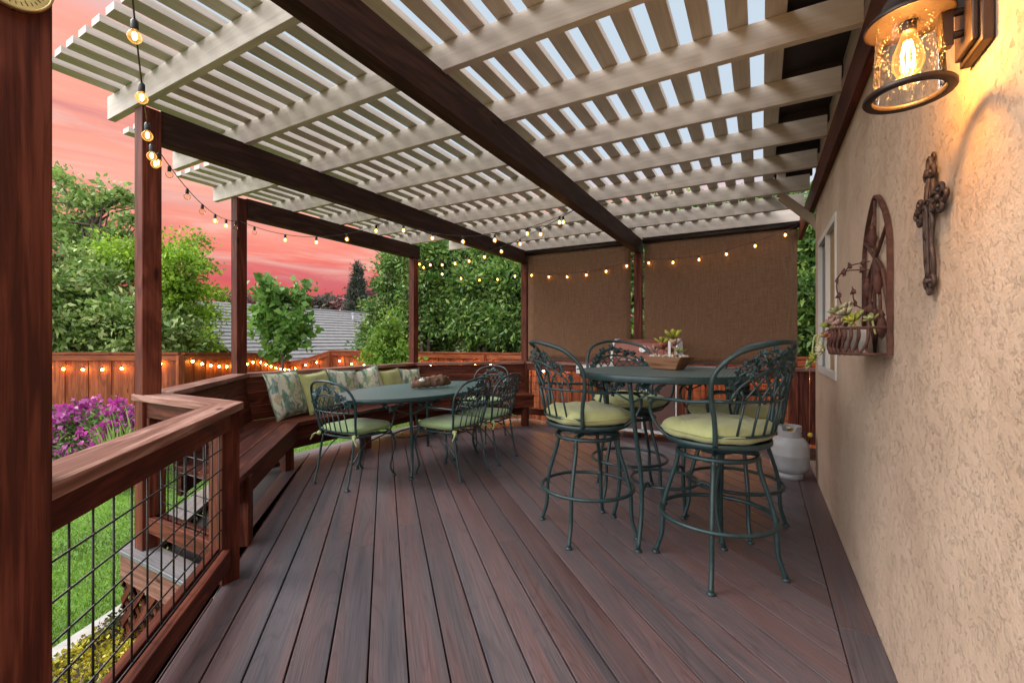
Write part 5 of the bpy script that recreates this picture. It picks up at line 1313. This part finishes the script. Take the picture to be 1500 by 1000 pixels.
# ------------------------------------------------------------------ world
w = bpy.data.worlds.new('World'); S.world = w; w.use_nodes = True; nt = w.node_tree
bg = nt.nodes['Background']; tc = nt.nodes.new('ShaderNodeTexCoord'); sp = nt.nodes.new('ShaderNodeSeparateXYZ'); L(nt, tc, 'Generated', sp, 0)
def sstep(src, out, a, c):
    m = N(nt, 'ShaderNodeMapRange', _interpolation_type='SMOOTHSTEP'); m.inputs[1].default_value = a; m.inputs[2].default_value = c; L(nt, src, out, m, 0); return m
# sunset bank, low in the west (left of the camera)
mp = nt.nodes.new('ShaderNodeMapping'); mp.inputs['Scale'].default_value = (1.2, 1.2, 9.0); L(nt, tc, 'Generated', mp, 0)
nz = N(nt, 'ShaderNodeTexNoise', Scale=1.6, Detail=7.0, Roughness=0.58, Distortion=0.5); L(nt, mp, 0, nz, 'Vector')
zz = N(nt, 'ShaderNodeMath', _operation='MULTIPLY_ADD'); zz.inputs[1].default_value = 0.16; L(nt, nz, 0, zz, 0)
zs_ = N(nt, 'ShaderNodeMath', _operation='ADD'); zs_.inputs[1].default_value = -0.08; L(nt, sp, 2, zs_, 0); L(nt, zs_, 0, zz, 2)
rp_ = ramp(nt, [(0.0, (0.44, 0.07, 0.105)), (0.06, (0.54, 0.09, 0.12)), (0.11, (0.70, 0.13, 0.13)), (0.165, (0.87, 0.22, 0.175)), (0.23, (0.96, 0.38, 0.285)), (0.34, (0.97, 0.385, 0.295))]); L(nt, zz, 0, rp_, 0)
mp2 = nt.nodes.new('ShaderNodeMapping'); mp2.inputs['Scale'].default_value = (2.0, 2.0, 16.0); mp2.inputs['Location'].default_value = (3, 1, 2); L(nt, tc, 'Generated', mp2, 0)
nc = N(nt, 'ShaderNodeTexNoise', Scale=1.5, Detail=8.0, Roughness=0.6, Distortion=0.8); L(nt, mp2, 0, nc, 'Vector')
rc = ramp(nt, [(0.48, (0, 0, 0)), (0.66, (0.75, 0.75, 0.75))]); L(nt, nc, 0, rc, 0)
pk0 = mixc(nt, (rc, 0), (rp_, 0), (0.90, 0.55, 0.46))
mp3 = nt.nodes.new('ShaderNodeMapping'); mp3.inputs['Scale'].default_value = (1.5, 1.5, 13.0); mp3.inputs['Location'].default_value = (8, 4, 1); L(nt, tc, 'Generated', mp3, 0)
nv = N(nt, 'ShaderNodeTexNoise', Scale=1.7, Detail=7.0, Roughness=0.6, Distortion=0.6); L(nt, mp3, 0, nv, 'Vector')
rv = ramp(nt, [(0.50, (0, 0, 0)), (0.70, (0.55, 0.55, 0.55))]); L(nt, nv, 0, rv, 0)
pk = mixc(nt, (rv, 0), pk0, (0.52, 0.20, 0.24))
# pale evening dome; the half behind the camera is brightened as added fill
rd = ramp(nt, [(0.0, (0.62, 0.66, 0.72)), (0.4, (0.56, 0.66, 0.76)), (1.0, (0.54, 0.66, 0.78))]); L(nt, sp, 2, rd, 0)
back_fill = sstep(sp, 1, 0.15, -0.35)
dome = mixc(nt, (back_fill, 0), (rd, 0), (3.4, 3.38, 3.45))
cb = nt.nodes.new('ShaderNodeCombineXYZ'); L(nt, sp, 0, cb, 0); L(nt, sp, 1, cb, 1)
nm = N(nt, 'ShaderNodeVectorMath', _operation='NORMALIZE'); L(nt, cb, 0, nm, 0)
dt = N(nt, 'ShaderNodeVectorMath', _operation='DOT_PRODUCT'); L(nt, nm, 0, dt, 0); dt.inputs[1].default_value = (-.877, .48, 0)
az = sstep(dt, 'Value', 0.35, 0.72); 
dl = N(nt, 'ShaderNodeVectorMath', _operation='DOT_PRODUCT'); L(nt, nm, 0, dl, 0); dl.inputs[1].default_value = (-.97, .243, 0)
lim = N(nt, 'ShaderNodeMapRange', _interpolation_type='SMOOTHSTEP'); L(nt, dl, 'Value', lim, 0)
for i_, v_ in ((1, .955), (2, .992), (3, .30), (4, .48)): lim.inputs[i_].default_value = v_
df = N(nt, 'ShaderNodeMath', _operation='SUBTRACT'); L(nt, sp, 2, df, 0); L(nt, lim, 0, df, 1); el = sstep(df, 0, 0.06, -0.03)
mu = N(nt, 'ShaderNodeMath', _operation='MULTIPLY'); L(nt, az, 0, mu, 0); L(nt, el, 0, mu, 1)
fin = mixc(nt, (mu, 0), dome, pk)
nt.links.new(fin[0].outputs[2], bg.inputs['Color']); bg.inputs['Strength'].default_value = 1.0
sun = bpy.data.lights.new('sun', 'SUN'); sun.energy = 2.8; sun.angle = math.radians(25); sun.color = (1.0, .93, .86)
so = bpy.data.objects.new('sun', sun); COL.objects.link(so)
sd = Vector((-.62, -.30, .72)); so.rotation_euler = sd.to_track_quat('Z', 'Y').to_euler()

# ------------------------------------------------------------------ camera
cam = bpy.data.cameras.new('camera'); co = bpy.data.objects.new('camera', cam); COL.objects.link(co); S.camera = co
cam.sensor_width = 36; cam.lens = 36*FPX/1500; cam.clip_start = 0.02; cam.clip_end = 800
co.location = (0, 0, CAMZ); co.rotation_euler = (PI/2, 0, TH)
cam.shift_y = -1/1500
S.view_settings.view_transform = 'Standard'; S.view_settings.look = 'None'; S.view_settings.exposure = 0.14; S.view_settings.gamma = 1
S.cycles.use_denoising = True; S.cycles.max_bounces = 10; S.cycles.transparent_max_bounces = 24
S.cycles.sample_clamp_indirect = 4.0
